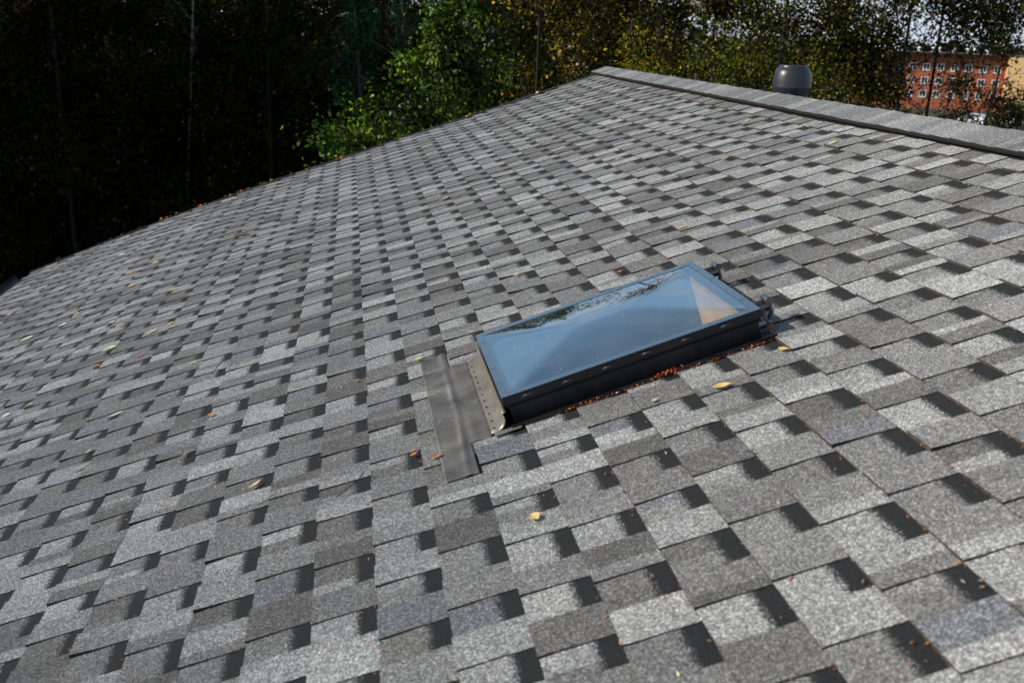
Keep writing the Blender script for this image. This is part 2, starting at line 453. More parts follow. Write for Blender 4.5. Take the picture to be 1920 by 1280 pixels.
TB, TT = 0.0034, 0.0050
def lay_course(mb, a0, b_lo, b_hi, r, phase, cut=None):
    """one course of laminated shingle: backing strip seen in the slots, raised tabs on top"""
    def base_h(s): return TB*(1-s) + 0.0006
    SS = (0.0, 0.3, 0.6, 0.8, 1.0)
    def strip(b0, b1, t):
        lift = r.uniform(0, 0.0008)
        for i in range(len(SS)-1):
            s0, s1 = SS[i], SS[i+1]
            mb.face([rp(a0+s0, b0, base_h(s0)+lift), rp(a0+s1, b0, base_h(s1)+lift), rp(a0+s1, b1, base_h(s1)+lift), rp(a0+s0, b1, base_h(s0)+lift)],
                    tone=t, band=(s0, s1, s1, s0))
        mb.face([rp(a0, b0, base_h(0)+lift), rp(a0, b1, base_h(0)+lift), rp(a0, b1, -0.001), rp(a0, b0, -0.001)], mat=2)
    def tab(b0, b1, t, t2, bs):
        n = 5
        sk = r.uniform(0.0, 0.03)
        e0 = [b0 + sk*(1-k/(n-1)) + r.uniform(-0.006, 0.006) for k in range(n)]
        e1 = [b1 - sk*(1-k/(n-1)) + r.uniform(-0.006, 0.006) for k in range(n)]
        ss = [k/(n-1) for k in range(n)]
        ss_b = [ -r.uniform(0.0, 0.02) if k == 0 else s for k, s in enumerate(ss)]
        lift = r.uniform(0.0, 0.0014) if r.random() < 0.85 else r.uniform(0.002, 0.006)
        th = TT
        if abs(a0 + 1.31) < 0.05: lift = 0.0           # pressed flat under the apron
        H = lambda s: base_h(max(s, 0)) + th*(1-0.55*max(s, 0)) + lift*(1-s)**2
        for i in range(n-1):
            s0, s1 = ss_b[i], ss_b[i+1]
            bm0 = bs; bm1 = bs
            if bs is None:
                mb.face([rp(a0+s0, e0[i], H(s0)), rp(a0+s1, e0[i+1], H(s1)), rp(a0+s1, e1[i+1], H(s1)), rp(a0+s0, e1[i], H(s0))], tone=t, band=(0,0,0,0))
            else:
                mb.face([rp(a0+s0, e0[i], H(s0)), rp(a0+s1, e0[i+1], H(s1)), rp(a0+s1, bs, H(s1)), rp(a0+s0, bs, H(s0))], tone=t, band=(0,0,0,0))
                mb.face([rp(a0+s0, bs, H(s0)), rp(a0+s1, bs, H(s1)), rp(a0+s1, e1[i+1], H(s1)), rp(a0+s0, e1[i], H(s0))], tone=t2, band=(0,0,0,0))
            lo0, lo1 = base_h(max(s0,0))-0.0005, base_h(s1)-0.0005
            mb.face([rp(a0+s0, e0[i], lo0), rp(a0+s1, e0[i+1], lo1), rp(a0+s1, e0[i+1], H(s1)), rp(a0+s0, e0[i], H(s0))], mat=1)
            mb.face([rp(a0+s1, e1[i+1], lo1), rp(a0+s0, e1[i], lo0), rp(a0+s0, e1[i], H(s0)), rp(a0+s1, e1[i+1], H(s1))], mat=1)
        s0 = ss_b[0]
        mb.face([rp(a0+s0, e0[0], H(s0)), rp(a0+s0, e1[0], H(s0)), rp(a0+s0, e1[0], -0.001), rp(a0+s0, e0[0], -0.001)], mat=2)
    def clipped(b0, b1):
        if cut is None or b1 <= cut[0] or b0 >= cut[1]: return [(b0, b1)]
        out_ = []
        if b0 < cut[0]: out_.append((b0, cut[0]))
        if b1 > cut[1]: out_.append((cut[1], b1))
        return out_
    b = b_lo - phase
    while b < b_hi:
        ws = r.uniform(0.58, 0.86)      # slot
        wt = r.uniform(0.62, 0.96)      # tab
        t_s = tone(r)
        for (u, v) in clipped(max(b-0.04, b_lo), min(b+ws+0.04, b_hi)):
            if v-u > 0.02:
                if r.random() < 0.3 and v-u > 0.3:
                    m_ = u+(v-u)*r.uniform(0.35, 0.65); strip(u, m_, t_s); strip(m_, v, tone(r))
                else: strip(u, v, t_s)
        b += ws
        for (u, v) in clipped(max(b, b_lo), min(b+wt, b_hi)):
            if v-u > 0.06:
                bs = None
                if r.random() < 0.5 and v-u > 0.3: bs = u+(v-u)*r.uniform(0.3, 0.7)
                tab(u, v, tone(r), tone(r), bs)
        b += wt

M_BUTT = simple('dusty_butt_edge', (0.062, 0.050, 0.038), 0.95, noise=0.6, nscale=60)
M_EDGE = simple('cut_shingle_edge', (0.018, 0.016, 0.015), 0.95)
mb = MB()
SKY_CUT = (16.98, 21.30)
phase = 0.0
for k in range(39):
    a0 = A_EAVE + k
    phase = (phase + rnd.choice([0.45, 0.6, 0.75, 1.0]) + rnd.uniform(-0.12, 0.12)) % 1.55
    cut = SKY_CUT if -0.5 < a0 < 5.2 else None
    lay_course(mb, a0, -16.0, BR + rnd.uniform(-0.05, 0.05), rnd, phase, cut)
shingles = mb.build('roof_shingles', [M_SH, M_EDGE, M_BUTT], house, ROOF, tones=True)
mb = MB()
for k in range(10, 39):
    phase = (phase + rnd.choice([0.45, 0.6, 0.75, 1.0])) % 1.55
    lay_course(mb, A_EAVE + k, -BR, 16.0, rnd, phase)
mb.build('roof_shingles', [M_SH, M_EDGE, M_BUTT], house, ROOF_BACK, tones=True)

# decking under the shingles (with the skylight hole), rake trim, eave gutter, walls
mb = MB()
for (x0, x1, y0, y1) in ((-5, 0.45, -16, BR), (5.58, APEX, -16, BR), (0.45, 5.58, -16, 17.12), (0.45, 5.58, 21.1, BR)):
    mb.face([(x0*E, y0*E, -0.012), (x1*E, y0*E, -0.012), (x1*E, y1*E, -0.012), (x0*E, y1*E, -0.012)])
for i in range(20):
    x0 = -24.3 + i*(19.3/20); x1 = x0 + 19.3/20
    mb.face([(x0*E, -16*E, -0.012+sag(x0)), (x1*E, -16*E, -0.012+sag(x1)), (x1*E, BR*E, -0.012+sag(x1)), (x0*E, BR*E, -0.012+sag(x0))])
mb.build('roof_deck', M_DECK, house, ROOF)
mb = MB()
mb.face([(-14.3*E, -BR*E, -0.012), (APEX*E, -BR*E, -0.012), (APEX*E, 16*E, -0.012), (-14.3*E, 16*E, -0.012)])
mb.build('roof_deck', M_DECK, house, ROOF_BACK)
mb = MB()
N_ = 24
for i in range(N_):
    a0_ = -24.5 + i*(APEX+24.4)/N_; a1_ = -24.5 + (i+1)*(APEX+24.4)/N_
    for (h0, h1, y0, y1) in ((-0.16, 0.004, BR*E+0.012, BR*E+0.034), (0.0042, 0.013, BR*E-0.02, BR*E+0.036)):
        P0 = [(a0_*E, y0, h0+sag(a0_)), (a1_*E, y0, h0+sag(a1_)), (a1_*E, y1, h0+sag(a1_)), (a0_*E, y1, h0+sag(a0_)),
              (a0_*E, y0, h1+sag(a0_)), (a1_*E, y0, h1+sag(a1_)), (a1_*E, y1, h1+sag(a1_)), (a0_*E, y1, h1+sag(a0_))]
        for q in ((0,3,2,1),(4,5,6,7),(0,1,5,4),(2,3,7,6)):
            mb.face([P0[j] for j in q])
mb.build('rake_trim', M_BLACK, house, ROOF)
ex, ez = -24.31*E*ct, -24.31*E*st + sag(-24.31)
mb = MB()
G = []
for y in (-16*E, BR*E+0.05):
    G.append([(ex - 0.02 - 0.06 + 0.06*math.cos(t), y, ez - 0.03 + 0.06*math.sin(t)) for t in np.linspace(0, -math.pi, 10)])
mb.grid(G)
mb.build('gutter', M_BLACK, house, Matrix.Identity(4), solid=0.003)
mb = MB()
wl0, wr0 = ex + 0.45, 2*ax + 14.0*E*ct - 0.45
y0, y1 = -16*E + 0.3, BR*E - 0.35
zl, zr = ez - 0.05 + 0.45*math.tan(TH) - 0.1, az - (wr0-ax)*math.tan(TH) - 0.12
for y, s in ((y0, 1), (y1, -1)):
    mb.face([(wl0, y, -8.2), (wr0, y, -8.2), (wr0, y, zr), (ax, y, az-0.14), (wl0, y, zl)][::s])
mb.face([(wl0, y0, -8.2), (wl0, y0, zl), (wl0, y1, zl), (wl0, y1, -8.2)])
mb.face([(wr0, y0, -8.2), (wr0, y1, -8.2), (wr0, y1, zr), (wr0, y0, zr)])
mb.build('wall', M_WALLH, house, Matrix.Identity(4))

# ------------------------------------------------------------------ ridge vent strip and cap
mb = MB()
HV = 0.034
mb.box(14.28*E, APEX*E+0.004, -16*E, (BR+0.15)*E, -0.001, HV-0.010)
mb.box(14.18*E, APEX*E+0.004, -16*E, (BR+0.15)*E, HV-0.0098, HV)
mb.build('ridge_vent', M_VENTSTRIP, house, ROOF, bevel=0.0015)
mb = MB()
mb.box(14.28*E, APEX*E+0.004, -(BR+0.15)*E, 16*E, -0.001, HV)
mb.build('ridge_vent', M_VENTSTRIP, house, ROOF_BACK)
def cap_pt(u, b, lift):             # u: -1 (near edge) .. 1 (far edge), returns WORLD
    w = 1.16*E
    d = abs(u)*w
    k = 0.012                       # rounding at the fold
    z = az + (HV+0.0005)/ct - (math.sqrt(d*d*ct*ct + k*k) - k)*math.tan(TH) + lift
    return (ax + math.copysign(d*ct, u), b*E, z + 0.0012*math.sin(b*1.7+u*3))
mb = MB()
b = -16.0; r2 = random.Random(11)
while b < BR+0.3:
    L = 1.0 + r2.uniform(-0.04, 0.04)
    US = [-1, -0.8, -0.6, -0.4, -0.2, -0.1, 0, 0.1, 0.2, 0.6, 1]
    b1 = min(b+L, BR+0.45)
    t0, t1, t2 = [tuple(0.7*c + 0.3*0.2 for c in tone(r2)) for _ in range(3)]
    jit = [r2.uniform(-0.03, 0.03) for _ in US]
    en = r2.uniform(-0.006, 0.006)
    bm = b + (b1-b)*r2.uniform(0.35, 0.65)
    for i in range(len(US)-1):
        u0, u1 = US[i], US[i+1]
        if i == 0: u0 += en
        for (c0, c1, l0, l1, ta, tb_) in ((b, bm, 0.0015, 0.0033, t0, t1), (bm, b1+0.03, 0.0033, 0.0052, t1, t2)):
            j0 = 0.0; j1 = 0.0
            mb.face([cap_pt(u0, c0+j0, l0), cap_pt(u1, c0+j1, l0), cap_pt(u1, c1, l1), cap_pt(u0, c1, l1)], tone=[ta, ta, tb_, tb_], smooth=True)
        mb.face([cap_pt(u0, b1+0.03, 0.0052), cap_pt(u0, b1+0.03, 0.001), cap_pt(u1, b1+0.03, 0.001), cap_pt(u1, b1+0.03, 0.0052)], mat=1)
    e0 = cap_pt(-1+en, b, 0.0015); e1 = cap_pt(-1+en, b1+0.03, 0.0052)
    f0 = (e0[0]+0.004, e0[1], e0[2]-0.007); f1 = (e1[0]+0.004, e1[1], e1[2]-0.010)
    mb.face([e0, e1, f1, f0], mat=1)
    b = b1
    if b >= BR+0.44: break
e = [cap_pt(u, BR+0.44, 0.004) for u in (-1, -0.5, 0, 0.5, 1)]
mb.face(e + [(p[0], p[1], p[2]-0.012) for p in reversed(e)], mat=1)
mb.build('ridge_cap', [M_SH, M_EDGE], house, Matrix.Identity(4), tones=True)

# ------------------------------------------------------------------ roof vent hood beyond the ridge
hx, hy = 2.545, 6.47
mb = MB()
z0 = 0.668
prof = [(0.0, z0+0.016), (0.088, z0+0.016), (0.100, z0+0.022), (0.112, z0+0.040), (0.122, z0+0.062), (0.1268, z0+0.082), (0.1285, z0+0.086), (0.1280, z0+0.092), (0.1270, z0+0.125), (0.1225, z0+0.165),
        (0.1160, z0+0.192), (0.106, z0+0.208), (0.095, z0+0.216), (0.093, z0+0.219), (0.093, z0+0.228), (0.0905, z0+0.230), (0.088, z0+0.228), (0.087, z0+0.214), (0.0, z0+0.209)]
mb.lathe(prof, 48)
hood = mb.build('roof_vent', M_HOOD, house, Matrix.Translation((hx, hy, 0)))
hood['label'] = 'dark grey rounded plastic vent hood standing behind the ridge'
mb = MB()
mb.lathe([(0.066, 0.38), (0.066, z0+0.018)], 32)
mb.build('vent_pipe', M_BLACK, hood, Matrix.Translation((hx, hy, 0)))
mb = MB()
zz = az - (hx-ax)*math.tan(TH)
mb.lathe([(0.17, zz-0.05), (0.12, zz+0.02), (0.082, zz+0.06), (0.068, zz+0.09)], 32)
mb.build('vent_base', M_BLACK, hood, Matrix.Translation((hx, hy, 0)))

# ------------------------------------------------------------------ skylight
A0, A1, B0, B1 = 0.43, 5.60, 17.12, 21.12        # lid outline
HL0, HL1 = 0.40*E, 0.62*E
IA0, IA1, IB0, IB1 = 0.585, 5.45, 17.30, 20.93   # clear opening
def ring(mb, o, i, h0, h1, mat=0):
    (a0, a1, b0, b1), (c0, c1, d0, d1) = o, i
    mb.box(a0*E, a1*E, b0*E, d0*E, h0, h1, mat); mb.box(a0*E, a1*E, d1*E, b1*E, h0, h1, mat)
    mb.box(a0*E, c0*E, d0*E, d1*E, h0, h1, mat); mb.box(c1*E, a1*E, d0*E, d1*E, h0, h1, mat)
def ring_solid(mb, o, i, h0, h1, side=0):
    """mitred ring as one closed shape"""
    (a0, a1, b0, b1), (c0, c1, d0, d1) = o, i
    O = [(a0, b0), (a1, b0), (a1, b1), (a0, b1)]; I = [(c0, d0), (c1, d0), (c1, d1), (c0, d1)]
    for k in range(4):
        p, q, r_, s_ = O[k], O[(k+1) % 4], I[(k+1) % 4], I[k]
        P = lambda t, h: (t[0]*E, t[1]*E, h)
        mb.face([P(p, h1), P(q, h1), P(r_, h1), P(s_, h1)])
        mb.face([P(p, h0), P(s_, h0), P(r_, h0), P(q, h0)])
        mb.face([P(p, h0), P(q, h0), P(q, h1), P(p, h1)], mat=side)
        mb.face([P(s_, h0), P(s_, h1), P(r_, h1), P(r_, h0)])
mb = MB()
ring_solid(mb, (0.52, 5.52, 17.2, 21.04), (0.64, 5.40, 17.34, 20.90), -0.02, HL0+0.002)
skylight = mb.build('skylight', M_BLACK, house, ROOF, bevel=0.002)
skylight['label'] = 'domed rectangular skylight in a black curb reflecting the blue sky'
# light shaft: three sides darkened to blue and a pine board at the upslope end
mb = MB()
x0, x1, y0, y1, zb = 0.645*E, 5.395*E, 17.345*E, 20.895*E, -0.42
mb.face([(x0, y0, zb), (x1, y0, zb), (x1, y1, zb), (x0, y1, zb)], mat=0)
mb.face([(x0, y0, zb), (x0, y0, HL0), (x1, y0, HL0), (x1, y0, zb)], mat=0)
mb.face([(x0, y1, zb), (x1, y1, zb), (x1, y1, HL0), (x0, y1, HL0)], mat=0)
mb.face([(x0, y0, zb), (x0, y1, zb), (x0, y1, HL0), (x0, y0, HL0)], mat=0)
mb.face([(x1, y0, zb), (x1, y0, HL0), (x1, y1, HL0), (x1, y1, zb)], mat=1)
mb.build('light_shaft', [M_LINING, M_PINE_W], skylight, ROOF)
# lid
mb = MB()
ring_solid(mb, (A0, A1, B0, B1), (IA0, IA1, IB0, IB1), HL0+0.006, HL1, side=1)
for x in np.linspace(A0+0.42, A1-0.25, 7):
    mb.box(x*E, (x+0.012)*E, (B0+0.004)*E, (IB0-0.005)*E, HL1, HL1+0.0006)
    mb.box(x*E, (x+0.012)*E, (IB1+0.005)*E, (B1-0.004)*E, HL1, HL1+0.0006)
for y in np.linspace(B0+0.75, B1-0.7, 4):
    mb.box((A0+0.004)*E, (IA0-0.004)*E, y*E, (y+0.012)*E, HL1, HL1+0.0006)
    mb.box((IA1+0.004)*E, (A1-0.004)*E, y*E, (y+0.012)*E, HL1, HL1+0.0006)
lid = mb.build('lid_frame', [M_LID, M_BLACK], skylight, ROOF, bevel=0.0025)
mb = MB()
ring_solid(mb, (A0+0.035, A1-0.035, B0+0.035, B1-0.035), (IA0, IA1, IB0, IB1), HL0-0.004, HL0+0.0058)
mb.build('lid_gasket', M_VENTSTRIP, skylight, ROOF)
# double dome: hipped shells
def dome(rise, z0, inset, na=200, nb=150):
    a0, a1, b0, b1 = IA0-0.01+inset, IA1+0.01-inset, IB0-0.01+inset, IB1+0.01-inset
    half = (b1-b0)/2
    P = []
    for i in range(na+1):
        row = []
        for j in range(nb+1):
            a = a0+(a1-a0)*i/na; bb = b0+(b1-b0)*j/nb
            da = min(a-a0, a1-a)/half; db = min(bb-b0, b1-bb)/half
            k = 0.035 + 0.10*min(da, db)
            h = max(0, k - abs(da-db))/k
            t = min(da, db) - h*h*k*0.25*min(1, min(da, db)*3)
            t = min(1.0, max(0, t))
            z = rise*(1-(1-t)**1.3) 
            row.append((a*E, bb*E, z0+z))
        P.append(row)
    return P
mb = MB(); mb.grid(dome(0.17*E, HL1-0.0015, 0.0)); mb.build('outer_dome', M_DOME, skylight, ROOF)
mb = MB(); mb.grid(dome(0.30*E, HL1-0.022, 0.10)); mb.build('inner_dome', M_DOME_IN, skylight, ROOF)
# clips along the lid side
clip0 = None
for i in range(7):
    x = A0+0.38+i*0.79
    if x > A1-0.1: break
    if clip0 is None:
        mb = MB(); mb.tube([(0, 0, 0), (0.10*E, -0.035*E, 0.012*E), (0.20*E, -0.03*E, 0.005*E)], [0.0012, 0.0014, 0.0010], 6)
        mb.box(-0.01*E, 0.03*E, -0.03*E, 0.02*E, -0.012*E, 0.012*E)
        clip0 = mb.build('lid_clip', M_STEEL, skylight, ROOF @ Matrix.Translation((x*E, (B0-0.01)*E, HL1-0.09*E)))
    else:
        c = clip0.copy(); C.objects.link(c)
        place(c, skylight, ROOF @ Matrix.Translation((x*E, (B0-0.01)*E, HL1-(0.09+rnd.uniform(-0.01, 0.01))*E)))
# hinges at the upslope end
def hinge(b, name='lid_hinge'):
    mb = MB()
    mb.box(5.50*E, 5.95*E, (b-0.20)*E, (b+0.02)*E, 0.43*E, 0.455*E)
    mb.box(5.66*E, 5.98*E, (b-0.045)*E, (b-0.005)*E, 0.30*E, 0.56*E)
    mb.tube([(5.93*E, (b-0.17)*E, 0.545*E), (5.93*E, (b+0.10)*E, 0.545*E)], [0.0095, 0.0095], 14)
    mb.tube([(5.93*E, (b-0.19)*E, 0.545*E), (5.93*E, (b-0.155)*E, 0.545*E)], [0.012, 0.012], 14)
    mb.tube([(5.93*E, (b-0.12)*E, 0.54*E), (5.95*E, (b-0.13)*E, 0.30*E), (5.83*E, (b-0.14)*E, 0.16*E)], [0.008, 0.0065, 0.005], 10)
    mb.box(5.53*E, 5.90*E, (b-0.22)*E, (b-0.04)*E, 0.075*E, 0.12*E)
    return mb.build(name, M_STEEL, skylight, ROOF, bevel=0.001)
hinge(20.55); hinge(17.72)
mb = MB(); mb.tube([(5.70*E, 17.38*E, 0.42*E), (5.74*E, 17.30*E, 0.20*E)], [0.0035, 0.0035], 8); mb.build('hinge_strut', M_STEEL, skylight, ROOF)
mb = MB(); mb.lathe([(0, 0.007), (0.009, 0.006), (0.013, 0.002), (0.013, 0)], 16)
mb.build('screw_cap', M_RUST, skylight, ROOF @ Matrix.Translation((5.74*E, 17.29*E, 0.15*E)))
# black pan round the curb
mb = MB()
for (p0, p1, q0, q1) in ((0.30, 5.75, 16.93, 17.21), (0.30, 5.75, 21.03, 21.36), (5.51, 5.75, 17.21, 21.03)):
    mb.box(p0*E, p1*E, q0*E, q1*E, -0.008, 0.001)
mb.box(0.45*E, 5.74*E, 16.925*E, 16.945*E, 0.0012, 0.016)      # turned up edge
mb.box(0.45*E, 5.74*E, 21.33*E, 21.35*E, 0.0012, 0.012)
mb.build('side_flashing', M_BLACK, skylight, ROOF)
# taupe front upstand with a bulged profile and dimpled flange
prof = [(0.045, 0.045), (0.06, 0.061), (0.185, 0.062), (0.20, 0.066), (0.255, 0.085), (0.315, 0.13), (0.352, 0.19), (0.366, 0.25), (0.362, 0.31), (0.345, 0.36), (0.352, 0.375), (0.42, 0.378)]
mb = MB()
mb.grid([[(p[0]*E, bb*E, p[1]*E) for p in prof] for bb in np.linspace(17.0, 21.22, 22)][::-1])
for i in range(11):
    y = 17.2 + i*0.36
    mb.lathe([(0.0, 0.0010), (0.0018, 0.0009), (0.0025, 0.0)], 12, o=(0.125*E, y*E, 0.066*E), mat=1)
mb.build('front_flashing', [M_TAUPE, M_BLACK], skylight, ROOF, solid=0.0012)
mb = MB()
mb.box(0.09*E, 0.62*E, 16.84*E, 16.999*E, 0.052*E, 0.060*E)
mb.build('flashing_tab', M_TAUPE, skylight, ROOF)
# pleated apron draped over the course below
def apron_h(a, b):
    s = min(1.0, a+1.31)
    h = TB*(1-s) + TT*(1-0.5*s) + 0.0030 + wob(a, b)
    h += 0.0017*math.sin(2*math.pi*b/0.105 + 0.6*math.sin(a*7))
    c = -0.52 + 0.012*(b-16) + 0.02*math.sin(b*1.1)
    h += 0.0052*math.exp(-((a-c)/0.065)**2)*(0.75+0.25*math.sin(b*2.3))
    h += 0.0030*math.exp(-((a+0.27)/0.09)**2)*(0.5+0.5*math.sin(b*1.5+1))
    for bb in (16.9, 18.3, 19.9, 21.3):                          # dips over the tab edges below
        h -= 0.0022/(1+math.exp(-(b-bb)/0.04))*math.exp(-max(0, b-bb)*1.3)*(1 if a < c else 0.4)
    return h
mb = MB()
AS = np.linspace(-0.985, 0.05, 36)
BS = np.arange(15.72, 22.33, 0.0208)
G = [[(a*E, bb*E, apron_h(a, bb)) for bb in BS] for a in AS]
i0 = len(mb.v)
for row in G: mb.v.extend(row)
nj = len(BS)
for i in range(len(AS)-1):
    for j in range(nj-1):
        bb = BS[j]; a = AS[i+1]
        edge = 0.02*math.sin(bb*9)
        if a > -0.335 and (bb < 16.97 or bb > 21.28): continue
        mb.f.append((i*nj+j, (i+1)*nj+j, (i+1)*nj+j+1, i*nj+j+1)); mb.m.append(0); mb.sm.append(True); mb.tone.append([(0.1,)*3]*4)
mb.build('pleated_apron', M_LEAD, skylight, ROOF, solid=0.0008)

# ------------------------------------------------------------------ leaves as numpy meshes
def leaf_mesh(name, cen, L, W, cols, mat_, nrm=None, seed=0, curl=0.0):
    """cen (n,3); rhombic leaves as single faces"""
    g = np.random.default_rng(seed)
    n = len(cen)
    if nrm is None:
        nrm = g.normal(size=(n, 3)); nrm[:, 2] = np.abs(nrm[:, 2])*1.0 + 0.15
    nrm = nrm/np.linalg.norm(nrm, axis=1, keepdims=True)
    t = g.normal(size=(n, 3)); t[:, 2] -= 0.4
    u = t - nrm*np.sum(t*nrm, axis=1, keepdims=True); u /= np.linalg.norm(u, axis=1, keepdims=True)
    v = np.cross(nrm, u)
    s = g.uniform(0.7, 1.35, (n, 1))
    P = np.empty((n, 4, 3), dtype=np.float32)
    P[:, 0] = cen - u*L*0.5*s; P[:, 2] = cen + u*L*0.5*s
    P[:, 1] = cen + v*W*0.5*s + u*L*0.08*s + nrm*curl*W; P[:, 3] = cen - v*W*0.5*s + u*L*0.08*s + nrm*curl*W
    me = bpy.data.meshes.new(name)
    me.vertices.add(4*n); me.loops.add(4*n); me.polygons.add(n)
    me.vertices.foreach_set('co', P.reshape(-1))
    me.loops.foreach_set('vertex_index', np.arange(4*n, dtype=np.int32))
    me.polygons.foreach_set('loop_start', np.arange(0, 4*n, 4, dtype=np.int32))
    me.polygons.foreach_set('loop_total', np.full(n, 4, dtype=np.int32))
    at = me.attributes.new('lc', 'FLOAT_COLOR', 'FACE')
    c4 = np.ones((n, 4), dtype=np.float32); c4[:, :3] = cols
    at.data.foreach_set('color', c4.reshape(-1))
    me.materials.append(mat_)
    me.update(calc_edges=True)
    return me
def obj_of(me, name, parent=None, loc=None):
    o = bpy.data.objects.new(name, me); C.objects.link(o)
    if parent: o.parent = parent
    if loc is not None: o.location = loc
    return o
def pick(g, n, pal, w, jit=0.4):
    pal = np.array(pal); idx = g.choice(len(pal), n, p=np.array(w)/sum(w))
    c = pal[idx]*g.uniform(1-jit, 1+jit, (n, 1))
    return c

def make_tree(name, label, cat, x, y, zg, H, rad, zlo, n_leaf, leafL, pal, w, seed, limbs=26, bark=None, droop=0.0, lean=(0, 0),
              tight=0.16, up=0.5, prof=1.0, trunk_r=0.066, leafW=None, needle=False, group=None, trunks=1, zmin=None, dens=70):
    g = np.random.default_rng(seed)
    root = empty(name, (x, y, zg))
    thing(root, label, cat, group)
    mb = MB()
    segs = []
    for tk in range(trunks):
        off = np.array([g.uniform(-.3, .3), g.uniform(-.3, .3)])*(tk > 0)
        ln = np.array(lean) + g.normal(0, 0.04, 2)*(1+2*(tk > 0))
        m_ = 10; ph = g.uniform(0, 6)
        tp = [np.array([off[0]+ln[0]*H*t + 0.10*math.sin(3*t+ph), off[1]+ln[1]*H*t+0.08*math.cos(4*t+ph), H*t]) for t in np.linspace(0, 1, m_)]
        mb.tube(tp, [trunk_r*(1-0.88*t)+0.012 for t in np.linspace(0, 1, m_)], 8)
        for k in range(limbs//trunks):
            t = zlo/H + (1-zlo/H)*(k+g.uniform(0, 1))/(limbs//trunks)*0.97
            f_ = t*(m_-1); i_ = min(int(f_), m_-2); p0 = tp[i_]*(1-(f_-i_)) + tp[i_+1]*(f_-i_)
            hrel = (t-zlo/H)/(1-zlo/H)
            R = rad*(max(0.05, math.sin(math.pi*min(1, hrel*0.80+0.22)))**prof)*g.uniform(0.65, 1.12)
            if needle: R = rad*(1.03-hrel)*g.uniform(0.75, 1.1)
            th = g.uniform(0, 2*math.pi)
            dirn = np.array([math.cos(th), math.sin(th)])
            pts = []
            for s in np.linspace(0, 1, 6):
                r_ = R*s
                z = up*R*s - droop*R*s*s + 0.05*math.sin(7*s+k)
                wv = 0.10*R*math.sin(4*s+k*1.7)
                pts.append(p0 + np.array([dirn[0]*r_ - dirn[1]*wv, dirn[1]*r_ + dirn[0]*wv, z]))
            mb.tube(pts, [max(0.005, trunk_r*0.21*(1-0.88*s)) for s in np.linspace(0, 1, 6)], 5, cap=False)
            segs.append((pts, R))
            for q in range(3):
                s0 = g.uniform(0.3, 0.8); i2 = int(s0*5); b0 = pts[i2]
                dv = (pts[-1]-pts[0])*0.35*g.uniform(0.5, 1.0); rot = g.uniform(0.5, 1.1)*(1 if q % 2 else -1)
                dv2 = np.array([dv[0]*math.cos(rot)-dv[1]*math.sin(rot), dv[0]*math.sin(rot)+dv[1]*math.cos(rot), dv[2]+g.uniform(-.1, .25)*R])
                tw = [b0, b0+dv2*0.5+np.array([0, 0, 0.03]), b0+dv2+np.array([0, 0, -droop*0.2*R])]
                mb.tube(tw, [0.007, 0.004, 0.002], 4, cap=False)
                segs.append((tw, R*0.45))
    tr = mb.build('trunk', bark or M_BARK, root)
    wts = np.array([max(0.05, s[1]) for s in segs]); wts /= wts.sum()
    # clumps
    ncl = max(60, n_leaf//dens)
    ci = g.choice(len(segs), ncl, p=wts)
    cl = np.empty((ncl, 3)); cs = np.empty(ncl)
    for i, k in enumerate(ci):
        pts, R = segs[k]; s = g.uniform(0.25, 1.02)*(len(pts)-1); i2 = min(int(s), len(pts)-2)
        cl[i] = pts[i2] + (pts[i2+1]-pts[i2])*(s-i2)
        cs[i] = tight*rad*g.uniform(0.5, 1.3)
    li = g.integers(0, ncl, n_leaf)
    offs = g.normal(size=(n_leaf, 3))
    if droop > 0.6: offs[:, 2] = offs[:, 2]*1.7 - 0.8
    cen = cl[li] + offs*cs[li][:, None]*0.6
    if zmin is not None: cen = cen[cen[:, 2] > zmin-zg]
    n = len(cen)
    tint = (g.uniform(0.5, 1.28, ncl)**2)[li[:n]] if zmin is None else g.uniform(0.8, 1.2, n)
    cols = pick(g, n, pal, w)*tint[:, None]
    W = leafW or leafL*0.62
    cdir = g.normal(size=(ncl, 3)); cdir /= np.linalg.norm(cdir, axis=1, keepdims=True)
    nr = offs[:n]*0.45 + cdir[li[:n]]*0.9 + g.normal(size=(n, 3))*0.45 + np.array([0, 0, 0.5])     # leaves of one spray face alike
    me = leaf_mesh('crown', cen.astype(np.float32), leafL, W, cols, M_NEEDLE if needle else (M_SHADE if pal is SHD else M_LEAF), nrm=nr, seed=seed+5)
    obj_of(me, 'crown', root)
    return root

GRN = [(0.040, 0.085, 0.012), (0.10, 0.17, 0.022), (0.26, 0.31, 0.05), (0.012, 0.032, 0.008)]  # these palettes hold near-black for shaded gaps, brighter tones for sunlit highlights
SHD = [(0.009, 0.013, 0.004), (0.015, 0.023, 0.007), (0.030, 0.026, 0.008), (0.12, 0.07, 0.012), (0.09, 0.02, 0.008)]  # leaf colours taken near black, forest shade put into the palette
YEL = [(0.17, 0.12, 0.015), (0.50, 0.34, 0.03), (0.12, 0.11, 0.018), (0.05, 0.026, 0.008), (0.014, 0.016, 0.006)]
GOL = [(0.15, 0.16, 0.02), (0.45, 0.36, 0.04), (0.10, 0.125, 0.02), (0.014, 0.022, 0.006)]
PIN = [(0.024, 0.075, 0.030), (0.045, 0.125, 0.045), (0.006, 0.022, 0.010)]
OLV = [(0.09, 0.09, 0.018), (0.28, 0.19, 0.03), (0.02, 0.024, 0.008), (0.18, 0.10, 0.02)]
RUS = [(0.10, 0.035, 0.012), (0.16, 0.05, 0.012), (0.05, 0.045, 0.014), (0.03, 0.035, 0.012)]

